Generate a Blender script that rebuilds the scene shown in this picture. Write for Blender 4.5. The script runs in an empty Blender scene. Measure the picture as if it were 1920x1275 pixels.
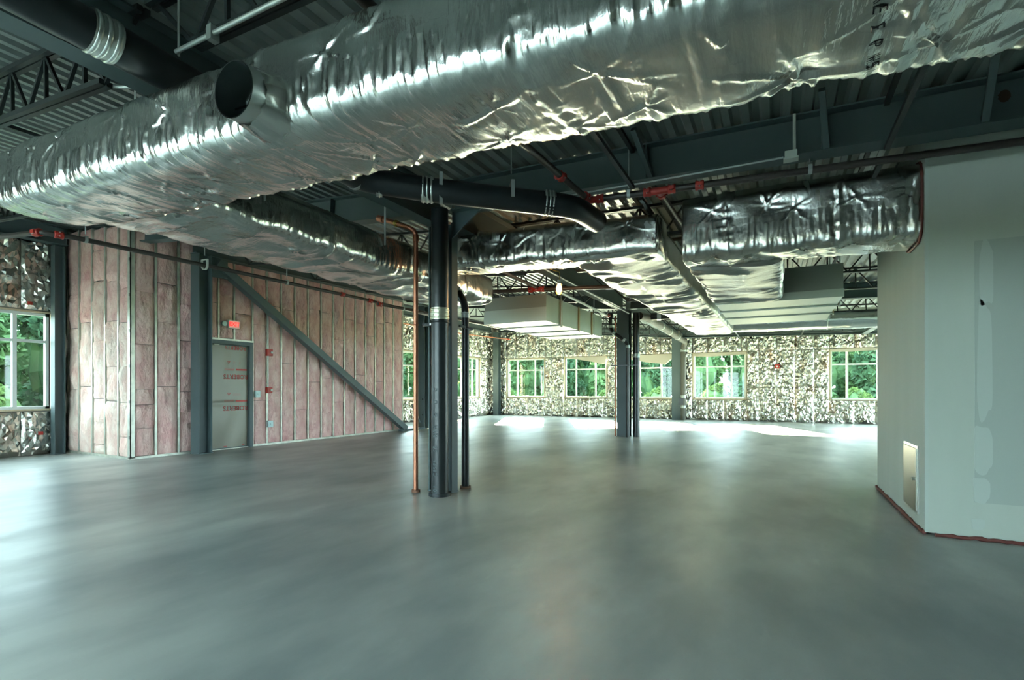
import bpy, bmesh, math, random
import numpy as np
from mathutils import Vector, Matrix
R = random.Random(7)
sc = bpy.context.scene
col = sc.collection

# ------------------------------------------------------------------ camera, world, sun, exposure
cam_d = bpy.data.cameras.new('camera'); cam = bpy.data.objects.new('camera', cam_d); col.objects.link(cam)
cam_d.sensor_width = 36.0; cam_d.sensor_fit = 'HORIZONTAL'; cam_d.lens = 18.0
cam_d.shift_y = 92.5/1920.0; cam_d.clip_start = 0.05; cam_d.clip_end = 400
cam.location = (0, 0, 1.2); cam.rotation_euler = (math.radians(90), 0, math.radians(27.324))
sc.camera = cam
vs = sc.view_settings
vs.view_transform = 'Standard'; vs.look = 'None'; vs.gamma = 1.0; vs.use_curve_mapping = False
vs.exposure = 2.88
world = bpy.data.worlds.new('sky'); sc.world = world; world.use_nodes = True
nt = world.node_tree; bg = nt.nodes['Background']
bg.inputs['Color'].default_value = (0.68, 0.845, 1.0, 1); bg.inputs['Strength'].default_value = 4.0
sun_d = bpy.data.lights.new('sun', 'SUN'); sun = bpy.data.objects.new('sun', sun_d); col.objects.link(sun)
sun_d.energy = 40.0; sun_d.color = (1.0, 0.89, 0.68); sun_d.angle = 0.009
# rays travel towards (+0.40, -0.92) and downwards, about 20 degrees of elevation
sun.rotation_euler = Vector((0.40, -0.92, -0.375)).to_track_quat('-Z', 'Y').to_euler()
sun.location = (-12, 40, 20)
sc.cycles.max_bounces = 10; sc.cycles.diffuse_bounces = 6; sc.cycles.glossy_bounces = 5
sc.cycles.transparent_max_bounces = 12; sc.cycles.sample_clamp_indirect = 6.0
sc.cycles.caustics_reflective = False; sc.cycles.caustics_refractive = False

# ------------------------------------------------------------------ helpers: materials
def srgb(r, g, b):
    f = lambda c: (c/12.92 if c <= .04045 else ((c+.055)/1.055)**2.4)
    return (f(r/255), f(g/255), f(b/255), 1)

def mat(name, color, rough=.6, metal=0.0, var=None, scale=4.0, bump=0.0, bscale=30.0, stretch=(1, 1, 1), detail=5, spec=.5, emit=None, estr=0.0):
    m = bpy.data.materials.new(name); m.use_nodes = True
    n, l = m.node_tree.nodes, m.node_tree.links
    p = n['Principled BSDF']
    p.inputs['Base Color'].default_value = color; p.inputs['Roughness'].default_value = rough
    p.inputs['Metallic'].default_value = metal; p.inputs['Specular IOR Level'].default_value = spec
    if emit: p.inputs['Emission Color'].default_value = emit; p.inputs['Emission Strength'].default_value = estr
    tc = n.new('ShaderNodeTexCoord'); mp = n.new('ShaderNodeMapping'); mp.inputs['Scale'].default_value = stretch
    l.new(tc.outputs['Object'], mp.inputs['Vector'])
    if var:
        t = n.new('ShaderNodeTexNoise'); t.inputs['Scale'].default_value = scale; t.inputs['Detail'].default_value = detail
        l.new(mp.outputs['Vector'], t.inputs['Vector'])
        rp = n.new('ShaderNodeValToRGB'); rp.color_ramp.elements[0].position = .32; rp.color_ramp.elements[1].position = .68
        rp.color_ramp.elements[0].color = color; rp.color_ramp.elements[1].color = var
        l.new(t.outputs['Fac'], rp.inputs['Fac']); l.new(rp.outputs['Color'], p.inputs['Base Color'])
    if bump:
        t2 = n.new('ShaderNodeTexNoise'); t2.inputs['Scale'].default_value = bscale; t2.inputs['Detail'].default_value = detail
        l.new(mp.outputs['Vector'], t2.inputs['Vector'])
        b = n.new('ShaderNodeBump'); b.inputs['Strength'].default_value = bump; b.inputs['Distance'].default_value = .02
        l.new(t2.outputs['Fac'], b.inputs['Height']); l.new(b.outputs['Normal'], p.inputs['Normal'])
    return m

M = {}
M['steel'] = mat('grey_green_steel_primer', (.075, .108, .112, 1), .55, var=(.095, .13, .132, 1), scale=1.5)
M['joist'] = mat('dark_joist_paint', (.020, .027, .028, 1), .5)
M['deck'] = mat('galvanised_deck', (.25, .29, .275, 1), .42, .35, var=(.32, .36, .34, 1), scale=2.0)
M['iron'] = mat('black_cast_iron', (.012, .016, .017, 1), .33, var=(.02, .026, .027, 1), scale=5)
M['copper'] = mat('copper', (.62, .25, .15, 1), .38, .85, var=(.50, .20, .12, 1), scale=6)
M['brass'] = mat('brass', (.65, .45, .14, 1), .35, .9)
M['sprink'] = mat('black_steel_pipe', (.045, .036, .032, 1), .42, var=(.06, .05, .042, 1), scale=5)
M['red'] = mat('red_paint', (.42, .035, .025, 1), .42)
M['clamp'] = mat('stainless_clamp', (.62, .64, .60, 1), .28, .95, bump=.15, bscale=40)
M['galv'] = mat('galvanised_strap', (.45, .50, .48, 1), .42, .6)
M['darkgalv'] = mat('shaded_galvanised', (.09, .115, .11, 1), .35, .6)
M['stud'] = mat('galvanised_stud', (.42, .43, .37, 1), .40, .45, var=(.62, .62, .54, 1), scale=8)
M['pink'] = mat('pink_fibreglass', (.70, .39, .365, 1), .95, var=(.82, .58, .52, 1), scale=6.5, bump=.7, bscale=18, stretch=(1, 1, .6), spec=.1)
M['cream'] = mat('pale_lit_fibreglass', (.72, .46, .40, 1), .95, var=(.84, .69, .60, 1), scale=6.0, bump=.7, bscale=18, stretch=(1, 1, .6), spec=.1)  # paler wool: natural variation plus window light put into the colour
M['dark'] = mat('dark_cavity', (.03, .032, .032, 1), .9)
M['board'] = mat('sheathing', (.22, .20, .17, 1), .9)
M['drywall'] = mat('primed_drywall', (.50, .55, .475, 1), .75, var=(.54, .585, .51, 1), scale=1.2, stretch=(3, 3, .35))
M['drywall2'] = mat('bare_gypsum_board', (.435, .485, .43, 1), .8, var=(.455, .505, .45, 1), scale=1.0)
M['mud'] = mat('joint_compound', (.525, .58, .52, 1), .8)
M['caulk'] = mat('red_firestop_sealant', (.17, .05, .04, 1), .6, bump=.6, bscale=25)
M['sheet'] = mat('bare_sheet_metal', (.46, .52, .455, 1), .38, .25, var=(.50, .56, .49, 1), scale=1.5)
M['wood'] = mat('pine_board', (.56, .45, .29, 1), .7, var=(.64, .54, .38, 1), scale=5, stretch=(4, 4, .5))
M['vinyl'] = mat('white_vinyl', (.66, .70, .68, 1), .4)
M['plastic'] = mat('milky_plastic_film', (.62, .56, .46, 1), .4)
M['film'] = mat('door_film', (.25, .235, .18, 1), .34, 0.0, bump=.25, bscale=3.0, stretch=(1, 1.4, .5))
M['print'] = mat('red_print', (.50, .05, .04, 1), .5)
M['ink'] = mat('black_ink', (.004, .006, .008, 1), .5)
M['paleink'] = mat('pale_pipe_print', (.12, .155, .16, 1), .6)
M['white'] = mat('white_plastic', (.62, .66, .60, 1), .5)
M['bluegrey'] = mat('box_steel', (.42, .55, .55, 1), .45, .3)
M['exitred'] = mat('exit_sign_face', (.80, .42, .36, 1), .5, emit=(1, .35, .30, 1), estr=.05)
M['exitlet'] = mat('exit_sign_letters', (.75, .03, .03, 1), .5, emit=(1, .05, .04, 1), estr=.16)
M['bulb'] = mat('lit_bulb', (1, .9, .8, 1), .5, emit=(1, .82, .62, 1), estr=2.2)
M['cable'] = mat('yellow_cable', (.42, .30, .06, 1), .5)
M['bark'] = mat('bark', (.07, .055, .04, 1), .9, var=(.11, .09, .07, 1), scale=3)
M['leafA'] = mat('leaf_mid_green', (.050, .115, .055, 1), .7, var=(.085, .165, .062, 1), scale=.8, spec=.2)
M['leafB'] = mat('leaf_dark_green', (.034, .088, .050, 1), .7, var=(.056, .122, .060, 1), scale=.8, spec=.2)
M['leafC'] = mat('leaf_bright_green', (.065, .125, .036, 1), .7, var=(.09, .15, .045, 1), scale=.8, spec=.2)
M['gravel'] = mat('pale_gravel', (.34, .33, .30, 1), .95, var=(.42, .41, .37, 1), scale=2, bump=.5, bscale=20)
M['grass'] = mat('lawn', (.030, .075, .022, 1), .9, var=(.05, .10, .03, 1), scale=.5, bump=.4, bscale=6)

# glass wool: blotches of deeper and paler pink, woolly relief
for k, deep in (('pink', (.56, .24, .24, 1)), ('cream', (.66, .38, .33, 1))):
    m = M[k]; n, l = m.node_tree.nodes, m.node_tree.links; p = n['Principled BSDF']
    tc = n.new('ShaderNodeTexCoord'); t = n.new('ShaderNodeTexNoise'); t.inputs['Scale'].default_value = 2.3; t.inputs['Detail'].default_value = 7; t.inputs['Roughness'].default_value = .65
    l.new(tc.outputs['Object'], t.inputs['Vector']); rp = n.new('ShaderNodeValToRGB'); rp.color_ramp.elements[0].position = .56; rp.color_ramp.elements[1].position = .72
    rp.color_ramp.elements[0].color = (1, 1, 1, 1); rp.color_ramp.elements[1].color = tuple(a/b for a, b in zip(deep, p.inputs['Base Color'].default_value))
    src = p.inputs['Base Color'].links[0].from_socket; mx = n.new('ShaderNodeMix'); mx.data_type = 'RGBA'; mx.blend_type = 'MULTIPLY'; mx.inputs['Factor'].default_value = 1
    l.new(t.outputs['Fac'], rp.inputs['Fac']); l.new(src, mx.inputs['A']); l.new(rp.outputs['Color'], mx.inputs['B']); l.new(mx.outputs['Result'], p.inputs['Base Color'])
    for b_ in n:
        if b_.type == 'BUMP': b_.inputs['Distance'].default_value = .05

# translucency for leaves: light passes through a leaf
for k in ('leafA', 'leafB', 'leafC'):
    m = M[k]; n, l = m.node_tree.nodes, m.node_tree.links
    p = n['Principled BSDF']; out = n['Material Output']
    tr = n.new('ShaderNodeBsdfTranslucent'); mx = n.new('ShaderNodeMixShader'); mx.inputs[0].default_value = .4
    c = p.inputs['Base Color'].links[0].from_socket
    l.new(c, tr.inputs['Color']); l.new(p.outputs[0], mx.inputs[1]); l.new(tr.outputs[0], mx.inputs[2]); l.new(mx.outputs[0], out.inputs['Surface'])

def foil_mat(name, color, rough, fine, crease, uv=True, scale=1.0, var=None):
    """foil: long soft creases across the wrap (u runs along the duct, v round it) and a fine crinkle"""
    m = bpy.data.materials.new(name); m.use_nodes = True
    n, l = m.node_tree.nodes, m.node_tree.links
    p = n['Principled BSDF']; p.inputs['Base Color'].default_value = color
    p.inputs['Metallic'].default_value = 1.0; p.inputs['Roughness'].default_value = rough
    tc = n.new('ShaderNodeTexCoord')
    def noise(st, sc_, det, dist=0.0):
        mp = n.new('ShaderNodeMapping'); mp.inputs['Scale'].default_value = st
        l.new(tc.outputs['UV' if uv else 'Object'], mp.inputs['Vector'])
        t = n.new('ShaderNodeTexNoise'); t.inputs['Scale'].default_value = sc_; t.inputs['Detail'].default_value = det; t.inputs['Distortion'].default_value = dist
        l.new(mp.outputs['Vector'], t.inputs['Vector']); return t.outputs['Fac']
    def rdg(f):
        a = n.new('ShaderNodeMath'); a.operation = 'SUBTRACT'; a.inputs[1].default_value = .5; l.new(f, a.inputs[0])
        b_ = n.new('ShaderNodeMath'); b_.operation = 'ABSOLUTE'; l.new(a.outputs[0], b_.inputs[0]); return b_.outputs[0]
    def bump(h, st, dist, prev=None):
        b_ = n.new('ShaderNodeBump'); b_.inputs['Strength'].default_value = st; b_.inputs['Distance'].default_value = dist
        l.new(h, b_.inputs['Height'])
        if prev: l.new(prev, b_.inputs['Normal'])
        return b_.outputs['Normal']
    b1 = bump(rdg(noise((1, .13, 1) if uv else (1, 1, .5), 26*scale, 3, .3)), crease, .012)
    b2 = bump(noise((1, .6, 1), 60*scale, 4), fine, .006, b1)
    l.new(b2, p.inputs['Normal'])
    if var:                                     # brownish noise patches mixed into the foil colour
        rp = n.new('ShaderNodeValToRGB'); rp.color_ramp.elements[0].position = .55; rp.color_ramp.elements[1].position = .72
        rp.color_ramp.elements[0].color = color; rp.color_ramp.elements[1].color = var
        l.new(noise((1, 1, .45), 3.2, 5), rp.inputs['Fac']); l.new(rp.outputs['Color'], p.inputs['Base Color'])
    mr = n.new('ShaderNodeMapRange'); mr.inputs['To Min'].default_value = rough*.75; mr.inputs['To Max'].default_value = rough*1.35
    l.new(noise((1, .4, 1), 3.0, 4), mr.inputs['Value']); l.new(mr.outputs[0], p.inputs['Roughness'])
    return m
M['foil'] = foil_mat('duct_wrap_foil', (.66, .67, .63, 1), .20, .32, .50)
M['foilsoft'] = foil_mat('duct_wrap_foil_soft', (.66, .67, .62, 1), .25, .30, .22)
M['foildull'] = foil_mat('duct_wrap_foil_dull', (.56, .57, .53, 1), .34, .35, .7)
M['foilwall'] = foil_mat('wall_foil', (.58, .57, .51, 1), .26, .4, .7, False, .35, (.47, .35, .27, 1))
M['collar'] = foil_mat('spiral_duct_metal', (.60, .64, .62, 1), .3, .03, .03, False)

def glass_mat():
    m = bpy.data.materials.new('window_glass'); m.use_nodes = True
    n, l = m.node_tree.nodes, m.node_tree.links
    n.remove(n['Principled BSDF']); out = n['Material Output']
    t = n.new('ShaderNodeBsdfTransparent'); t.inputs['Color'].default_value = (.83, .875, .83, 1)
    g = n.new('ShaderNodeBsdfGlossy'); g.inputs['Roughness'].default_value = .02
    fr = n.new('ShaderNodeFresnel'); fr.inputs['IOR'].default_value = 1.5
    mx = n.new('ShaderNodeMixShader')
    ge = n.new('ShaderNodeNewGeometry'); iv = n.new('ShaderNodeMath'); iv.operation = 'SUBTRACT'; iv.inputs[0].default_value = 1.0
    l.new(ge.outputs['Backfacing'], iv.inputs[1]); ml = n.new('ShaderNodeMath'); ml.operation = 'MULTIPLY'
    l.new(fr.outputs[0], ml.inputs[0]); l.new(iv.outputs[0], ml.inputs[1])       # reflection on the outer faces only
    l.new(ml.outputs[0], mx.inputs[0]); l.new(t.outputs[0], mx.inputs[1]); l.new(g.outputs[0], mx.inputs[2]); l.new(mx.outputs[0], out.inputs['Surface'])
    return m
M['glass'] = glass_mat()

def floor_mat():
    m = bpy.data.materials.new('troweled_concrete'); m.use_nodes = True
    n, l = m.node_tree.nodes, m.node_tree.links
    p = n['Principled BSDF']
    tc = n.new('ShaderNodeTexCoord')
    def noise(s, d, st=(1, 1, 1), rot=0):
        mp = n.new('ShaderNodeMapping'); mp.inputs['Scale'].default_value = st; mp.inputs['Rotation'].default_value = (0, 0, rot)
        l.new(tc.outputs['Object'], mp.inputs['Vector'])
        t = n.new('ShaderNodeTexNoise'); t.inputs['Scale'].default_value = s; t.inputs['Detail'].default_value = d
        l.new(mp.outputs['Vector'], t.inputs['Vector']); return t.outputs['Fac']
    def ramp(f, a, b, c0, c1):
        r = n.new('ShaderNodeValToRGB'); r.color_ramp.elements[0].position = a; r.color_ramp.elements[1].position = b
        r.color_ramp.elements[0].color = c0; r.color_ramp.elements[1].color = c1
        l.new(f, r.inputs['Fac']); return r.outputs['Color']
    def mul(a, b, fac=1.0):
        x = n.new('ShaderNodeMix'); x.data_type = 'RGBA'; x.blend_type = 'MULTIPLY'; x.inputs['Factor'].default_value = fac
        l.new(a, x.inputs['A']); l.new(b, x.inputs['B']); return x.outputs['Result']
    big = ramp(noise(.42, 4, (1, .7, 1), .7), .36, .62, (.315, .350, .335, 1), (.505, .525, .485, 1))
    mid = ramp(noise(1.6, 8, (1, .45, 1), .5), .38, .62, (.72, .75, .76, 1), (1.12, 1.12, 1.10, 1))
    st = ramp(noise(.9, 6, (1.2, .6, 1), 1.1), .66, .74, (1, 1, 1, 1), (.80, .80, .76, 1))
    wh = ramp(noise(5.0, 9, (1, .35, 1), .9), .66, .74, (1, 1, 1, 1), (1.12, 1.12, 1.1, 1))
    l.new(mul(mul(mul(big, mid), st), wh), p.inputs['Base Color'])
    mr = n.new('ShaderNodeMapRange'); mr.inputs['To Min'].default_value = .22; mr.inputs['To Max'].default_value = .46
    l.new(noise(2.2, 6, (1, .6, 1), .3), mr.inputs['Value']); l.new(mr.outputs[0], p.inputs['Roughness'])
    p.inputs['Specular IOR Level'].default_value = .45
    b = n.new('ShaderNodeBump'); b.inputs['Strength'].default_value = .12; b.inputs['Distance'].default_value = .02
    l.new(noise(7, 7, (1, .5, 1), .3), b.inputs['Height']); l.new(b.outputs['Normal'], p.inputs['Normal'])
    return m
M['floor'] = floor_mat()

# ------------------------------------------------------------------ helpers: meshes and objects
class MB:
    def __init__(s): s.v = []; s.f = []; s.sm = []
    def add(s, vs, fs, smooth=False):
        o = len(s.v); s.v += [tuple(p) for p in vs]
        for f in fs: s.f.append(tuple(i+o for i in f)); s.sm.append(smooth)
        return s
    def box(s, a, b):
        x0, y0, z0 = a; x1, y1, z1 = b
        return s.add([(x0, y0, z0), (x1, y0, z0), (x1, y1, z0), (x0, y1, z0), (x0, y0, z1), (x1, y0, z1), (x1, y1, z1), (x0, y1, z1)],
                     [(0, 3, 2, 1), (4, 5, 6, 7), (0, 1, 5, 4), (1, 2, 6, 5), (2, 3, 7, 6), (3, 0, 4, 7)])
    def bar(s, p, q, w, h, up=(0, 0, 1)):          # a square bar from p to q, w across, h along up
        p, q = Vector(p), Vector(q); d = (q-p).normalized(); u = Vector(up)
        r = d.cross(u)
        if r.length < 1e-4: r = d.cross(Vector((1, 0, 0)))
        r.normalize(); u = r.cross(d).normalized()
        vs = [e + r*(w/2)*a + u*(h/2)*b for e in (p, q) for a, b in ((-1, -1), (1, -1), (1, 1), (-1, 1))]
        return s.add(vs, [(0, 1, 2, 3), (7, 6, 5, 4), (0, 4, 5, 1), (1, 5, 6, 2), (2, 6, 7, 3), (3, 7, 4, 0)])
    def tube(s, pts, r, n=16, caps=True, radii=None):
        pts = [Vector(p) for p in pts]; rings = []; prev = None
        for i, p in enumerate(pts):
            a = pts[max(i-1, 0)]; b = pts[min(i+1, len(pts)-1)]; t = (b-a).normalized()
            if prev is None:
                u = Vector((0, 0, 1)) if abs(t.z) < .9 else Vector((1, 0, 0))
                u = (u - t*u.dot(t)).normalized()
            else: u = (prev - t*prev.dot(t)).normalized()
            prev = u; w = t.cross(u); rr = radii[i] if radii else r
            rings.append([p + (u*math.cos(2*math.pi*k/n) + w*math.sin(2*math.pi*k/n))*rr for k in range(n)])
        vs = [q for g in rings for q in g]; fs = []
        for i in range(len(pts)-1):
            for k in range(n):
                k2 = (k+1) % n; fs.append((i*n+k, i*n+k2, (i+1)*n+k2, (i+1)*n+k))
        s.add(vs, fs, True)
        if caps:
            o = len(s.v); s.v += [tuple(q) for q in rings[0]] + [tuple(q) for q in rings[-1]]
            s.f.append(tuple(o+n-1-k for k in range(n))); s.sm.append(False)
            s.f.append(tuple(o+n+k for k in range(n))); s.sm.append(False)
        return s
    def build(s, name, m, parent=None, **kw):
        me = bpy.data.meshes.new(name)
        o = bpy.data.objects.new(name, me); col.objects.link(o)
        off = Vector((0, 0, 0))
        if parent is not None:
            o.parent = parent; q = parent
            while q is not None: off += Vector(q.location); q = q.parent
        elif s.v:
            arr = np.array(s.v); off = Vector(((arr[:, 0].min()+arr[:, 0].max())/2, (arr[:, 1].min()+arr[:, 1].max())/2, arr[:, 2].min()))
            o.location = off
        me.from_pydata([(v[0]-off.x, v[1]-off.y, v[2]-off.z) for v in s.v], [], s.f)
        me.polygons.foreach_set('use_smooth', s.sm); me.materials.append(m); me.update()
        for k, v in kw.items(): o[k] = v
        return o

def tag(o, label=None, category=None, group=None, kind=None):
    if label: o['label'] = label
    if category: o['category'] = category
    if group: o['group'] = group
    if kind: o['kind'] = kind
    return o
def thing(name, loc, label, category, group=None, kind=None):
    o = bpy.data.objects.new(name, None); col.objects.link(o); o.location = loc; o.empty_display_size = .1
    return tag(o, label, category, group, kind)
def arr_mesh(name, V, F, m, parent=None, smooth=True):
    b = MB(); b.v = [tuple(map(float, p)) for p in V]; b.f = [tuple(map(int, f)) for f in F]; b.sm = [smooth]*len(F)
    return b.build(name, m, parent)
def fillet(pts, r, seg=6):
    pts = [Vector(p) for p in pts]; out = [pts[0]]
    for i in range(1, len(pts)-1):
        a, b, c = pts[i-1], pts[i], pts[i+1]; u = (a-b); v = (c-b); t = min(r, u.length*.49, v.length*.49)
        u.normalize(); v.normalize(); p0 = b+u*t; p1 = b+v*t
        for k in range(seg+1):
            s_ = k/seg; out.append(p0*(1-s_)**2 + b*2*s_*(1-s_) + p1*s_**2)
    out.append(pts[-1]); return out
def text_mesh(txt, size, bold=0.0, spacing=1.0):
    cu = bpy.data.curves.new('t', 'FONT'); cu.body = txt; cu.size = size; cu.offset = bold; cu.space_character = spacing
    cu.align_x = 'CENTER'; cu.align_y = 'CENTER'; cu.extrude = .0012; cu.resolution_u = 3
    o = bpy.data.objects.new('t', cu); col.objects.link(o)
    dg = bpy.context.evaluated_depsgraph_get(); me = bpy.data.meshes.new_from_object(o.evaluated_get(dg))
    bpy.data.objects.remove(o); bpy.data.curves.remove(cu); return me
def put_text(name, txt, size, m, origin, right, up, parent, bold=0.0, spacing=1.0):
    me = text_mesh(txt, size, bold, spacing); me.materials.clear(); me.materials.append(m); me.name = name
    r = Vector(right).normalized(); u = Vector(up).normalized(); nn = r.cross(u)
    mtx = Matrix((r, u, nn)).transposed().to_4x4(); mtx.translation = Vector(origin) - (Vector(parent.location) if parent else Vector())
    me.transform(mtx)
    o = bpy.data.objects.new(name, me); col.objects.link(o); o.parent = parent; return o

def vnoise(x, y, seed=0):
    x = np.asarray(x, float); y = np.asarray(y, float)
    xi = np.floor(x).astype(np.int64); yi = np.floor(y).astype(np.int64); xf = x-xi; yf = y-yi
    def h(a, b):
        k = (a*374761393 + b*668265263 + seed*974711) & 0x7fffffff
        k = ((k ^ (k >> 13))*1274126177) & 0x7fffffff
        return ((k ^ (k >> 16)) & 0xffff)/32767.5-1
    sx = xf*xf*(3-2*xf); sy = yf*yf*(3-2*yf)
    a = h(xi, yi)*(1-sx)+h(xi+1, yi)*sx; b = h(xi, yi+1)*(1-sx)+h(xi+1, yi+1)*sx
    return a*(1-sy)+b*sy
def ridge(x): return 1-2*np.abs(x)

def deckz(x):
    return 3.58 + .08*max(0.0, -3.46-x) - .025*max(0.0, x+3.46)

# ------------------------------------------------------------------ setting: ground, floor, walls
XL, XR, YF, YB = -12.0, 8.0, -4.0, 21.3
MB().box((-14, 21.6, -.32), (26, 28.2, -.26)).build('gravel_yard', M['gravel'], label='pale gravel strip behind the far wall', category='ground', kind='structure')
MB().box((-26, -30, -.32), (26, 2.9, -.27)).build('parking_lot', mat('asphalt', (.155, .155, .15, 1), .9, var=(.19, .19, .18, 1), scale=3), label='grey asphalt lot in front of the building', category='ground', kind='structure')
MB().box((-90, -60, -.45), (90, 110, -.30)).build('ground', M['grass'], label='green lawn outside the building', category='ground', kind='structure')
fl = MB().box((XL-.25, YF-.25, -.3), (XR+.25, YB+.25, 0)).build('floor', M['floor'], label='bare grey troweled concrete floor slab', category='floor', kind='structure')

# metal deck: one sheet per 0.914 m, six flutes each, running front to back
ceil = thing('ceiling', (0, 0, 3.4), 'fluted galvanised metal roof deck over the whole space', 'ceiling', kind='structure')
pitch = .1524
x = XL-.3; sheets = 0
while x < XR+.3:
    prof = []
    for k in range(6):
        x0 = x+k*pitch
        for dx, dz in ((0, 0), (.058, 0), (.078, .04), (.132, .04)):
            prof.append((x0+dx, deckz(x0+dx)+dz))
    prof.append((x+6*pitch, deckz(x+6*pitch)))
    b = MB(); n_ = len(prof)
    b.add([(p[0], YF-.3, p[1]) for p in prof]+[(p[0], YB+.3, p[1]) for p in prof], [(i, i+n_, i+1+n_, i+1) for i in range(n_-1)])
    b.build('deck_sheet', M['deck'], ceil); x += 6*pitch
b = MB()
b.add([(XL-.3, YF-.3, deckz(XL)+.09), (-3.46, YF-.3, deckz(-3.46)+.09), (XR+.3, YF-.3, deckz(XR)+.09), (XL-.3, YB+.3, deckz(XL)+.09), (-3.46, YB+.3, deckz(-3.46)+.09), (XR+.3, YB+.3, deckz(XR)+.09)], [(0, 1, 4, 3), (1, 2, 5, 4)])
b.build('roof_board', M['board'], ceil)

WZ0, WZ1, WZT = .84, 2.60, 2.08        # window sill, head, transom
def wall_boxes(b, along, pos, thick, lo, hi, ztop, holes):
    """holes: list of (a, b, z0, z1) along the wall"""
    def bx(a0, a1, z0, z1):
        if a1-a0 < .01 or z1-z0 < .01: return
        if along == 'x': b.box((a0, min(pos, pos+thick), z0), (a1, max(pos, pos+thick), z1))
        else: b.box((min(pos, pos+thick), a0, z0), (max(pos, pos+thick), a1, z1))
    cur = lo
    for h in sorted(holes):
        bx(cur, h[0], 0, ztop); bx(h[0], h[1], 0, h[2]); bx(h[0], h[1], h[3], ztop); cur = h[1]
    bx(cur, hi, 0, ztop)

def window(n, along, pos, a0, a1, label, flap=None, outside=1, z0=WZ0, z1=WZ1, zt=WZT):
    """window set into a wall; along 'x' or 'y'; pos is the inner face, outside is the sign towards outdoors"""
    def P(a, d, z): return (a, pos+outside*d, z) if along == 'x' else (pos+outside*d, a, z)
    def bx(b, A0, A1, D0, D1, Z0, Z1):
        p, q = P(A0, D0, Z0), P(A1, D1, Z1)
        b.box([min(i, j) for i, j in zip(p, q)], [max(i, j) for i, j in zip(p, q)]); return b
    w = thing('window_%d' % n, P((a0+a1)/2, .1, z0), label, 'window', kind='structure')
    fw = .05
    fr = MB()
    bx(fr, a0, a1, .04, .12, z0, z0+fw); bx(fr, a0, a1, .04, .12, z1-fw, z1); bx(fr, a0, a0+fw, .04, .12, z0, z1); bx(fr, a1-fw, a1, .04, .12, z0, z1)
    fr.build('window_frame', M['vinyl'], w)
    ms = [a0+(a1-a0)*.265, a0+(a1-a0)*.735]
    for m_ in ms: bx(MB(), m_-.03, m_+.03, .045, .115, z0+fw, z1-fw).build('mullion', M['vinyl'], w)
    bx(MB(), a0+fw, a1-fw, .042, .11, zt-.025, zt+.025).build('transom_bar', M['vinyl'], w)
    xs = [a0+fw]+ms+[a1-fw]
    for i in range(3):
        for za, zb in ((z0+fw, zt), (zt, z1-fw)):
            bx(MB(), xs[i], xs[i+1], .075, .083, za, zb).build('pane', M['glass'], w)
    for A, B, za, zb in ((a0-.03, a0, z0-.03, z1+.03), (a1, a1+.03, z0-.03, z1+.03), (a0, a1, z0-.03, z0), (a0, a1, z1, z1+.03)):
        bx(MB(), A, B, -.03, .2, za, zb).build('wood_buck', M['wood'], w)
    if flap:                                    # loose sheet of plastic film hanging from the head
        pts = flap; V = []; F = []
        for i, (fa, fz) in enumerate(pts):
            for j in range(4):
                t = j/3; V.append(P(a0+(a1-a0)*fa, -.05-.02*math.sin(i*1.7+j)-.03*t, z1+.02+(fz-z1-.02)*t))
        for i in range(len(pts)-1):
            for j in range(3): F.append((i*4+j, i*4+j+1, i*4+j+5, i*4+j+4))
        o = arr_mesh('plastic_flap', V, F, M['plastic'], w); o['label'] = 'loose plastic film sagging from the window head'
    return w

def foil_panel(parent, along, pos, a0, a1, z0, z1, inward, seed, amp=.022, cell=.05):
    """one foil-faced insulation bay: pillowed and crumpled sheet between two studs"""
    w, h = a1-a0, z1-z0
    if w < .05 or h < .05: return
    nx = max(4, int(w/cell)); nz = max(4, int(h/(cell*1.5)))
    rs = np.random.RandomState(seed)
    s, t = np.meshgrid(np.linspace(0, 1, nx+1), np.linspace(0, 1, nz+1))
    edge = 1-np.abs(2*s-1)**6
    et = np.minimum(1, np.minimum(t, 1-t)*h/.06)
    jx = rs.uniform(-1, 1, s.shape)*.35*w/nx*edge; jz = rs.uniform(-1, 1, s.shape)*.35*h/nz*et
    A = a0+s*w+jx; Z = z0+t*h+jz
    d = (.035 + amp*rs.uniform(-1, 1, s.shape) + .03*vnoise(A*5, Z*4, seed)+.02*ridge(vnoise(A*7+Z*4, Z*5-A*3, seed+5)))*edge*(.3+.7*et)
    if along == 'x': V = np.stack([A, pos+inward*d, Z], -1)
    else: V = np.stack([pos+inward*d, A, Z], -1)
    V = V.reshape(-1, 3); F = []
    for j in range(nz):
        for i in range(nx):
            q = j*(nx+1)+i; 
            if (i+j) % 2: F += [(q, q+1, q+nx+2), (q, q+nx+2, q+nx+1)]
            else: F += [(q, q+1, q+nx+1), (q+1, q+nx+2, q+nx+1)]
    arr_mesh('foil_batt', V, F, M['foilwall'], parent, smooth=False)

def foil_wall(parent, along, pos, lo, hi, ztop, wins, inward, pitch, seed, cell=.05, amp=.022):
    edges = {lo, hi}
    for a, b_ in wins: edges |= {a-.04, b_+.04}
    k = lo+pitch
    while k < hi-.1:
        if all(abs(k-e) > .12 for e in edges): edges.add(k)
        k += pitch
    es = sorted(edges); i = seed
    for a, b_ in zip(es[:-1], es[1:]):
        mid = (a+b_)/2; win = any(p-.05 < mid < q+.05 for p, q in wins)
        for z0, z1 in ([(0.01, WZ0-.05), (WZ1+.05, ztop)] if win else [(0.01, 1.3), (1.3, WZ1+.05), (WZ1+.05, ztop)]):
            i += 1; foil_panel(parent, along, pos, a+.004, b_-.004, z0, z1, inward, i, amp, cell)

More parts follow.
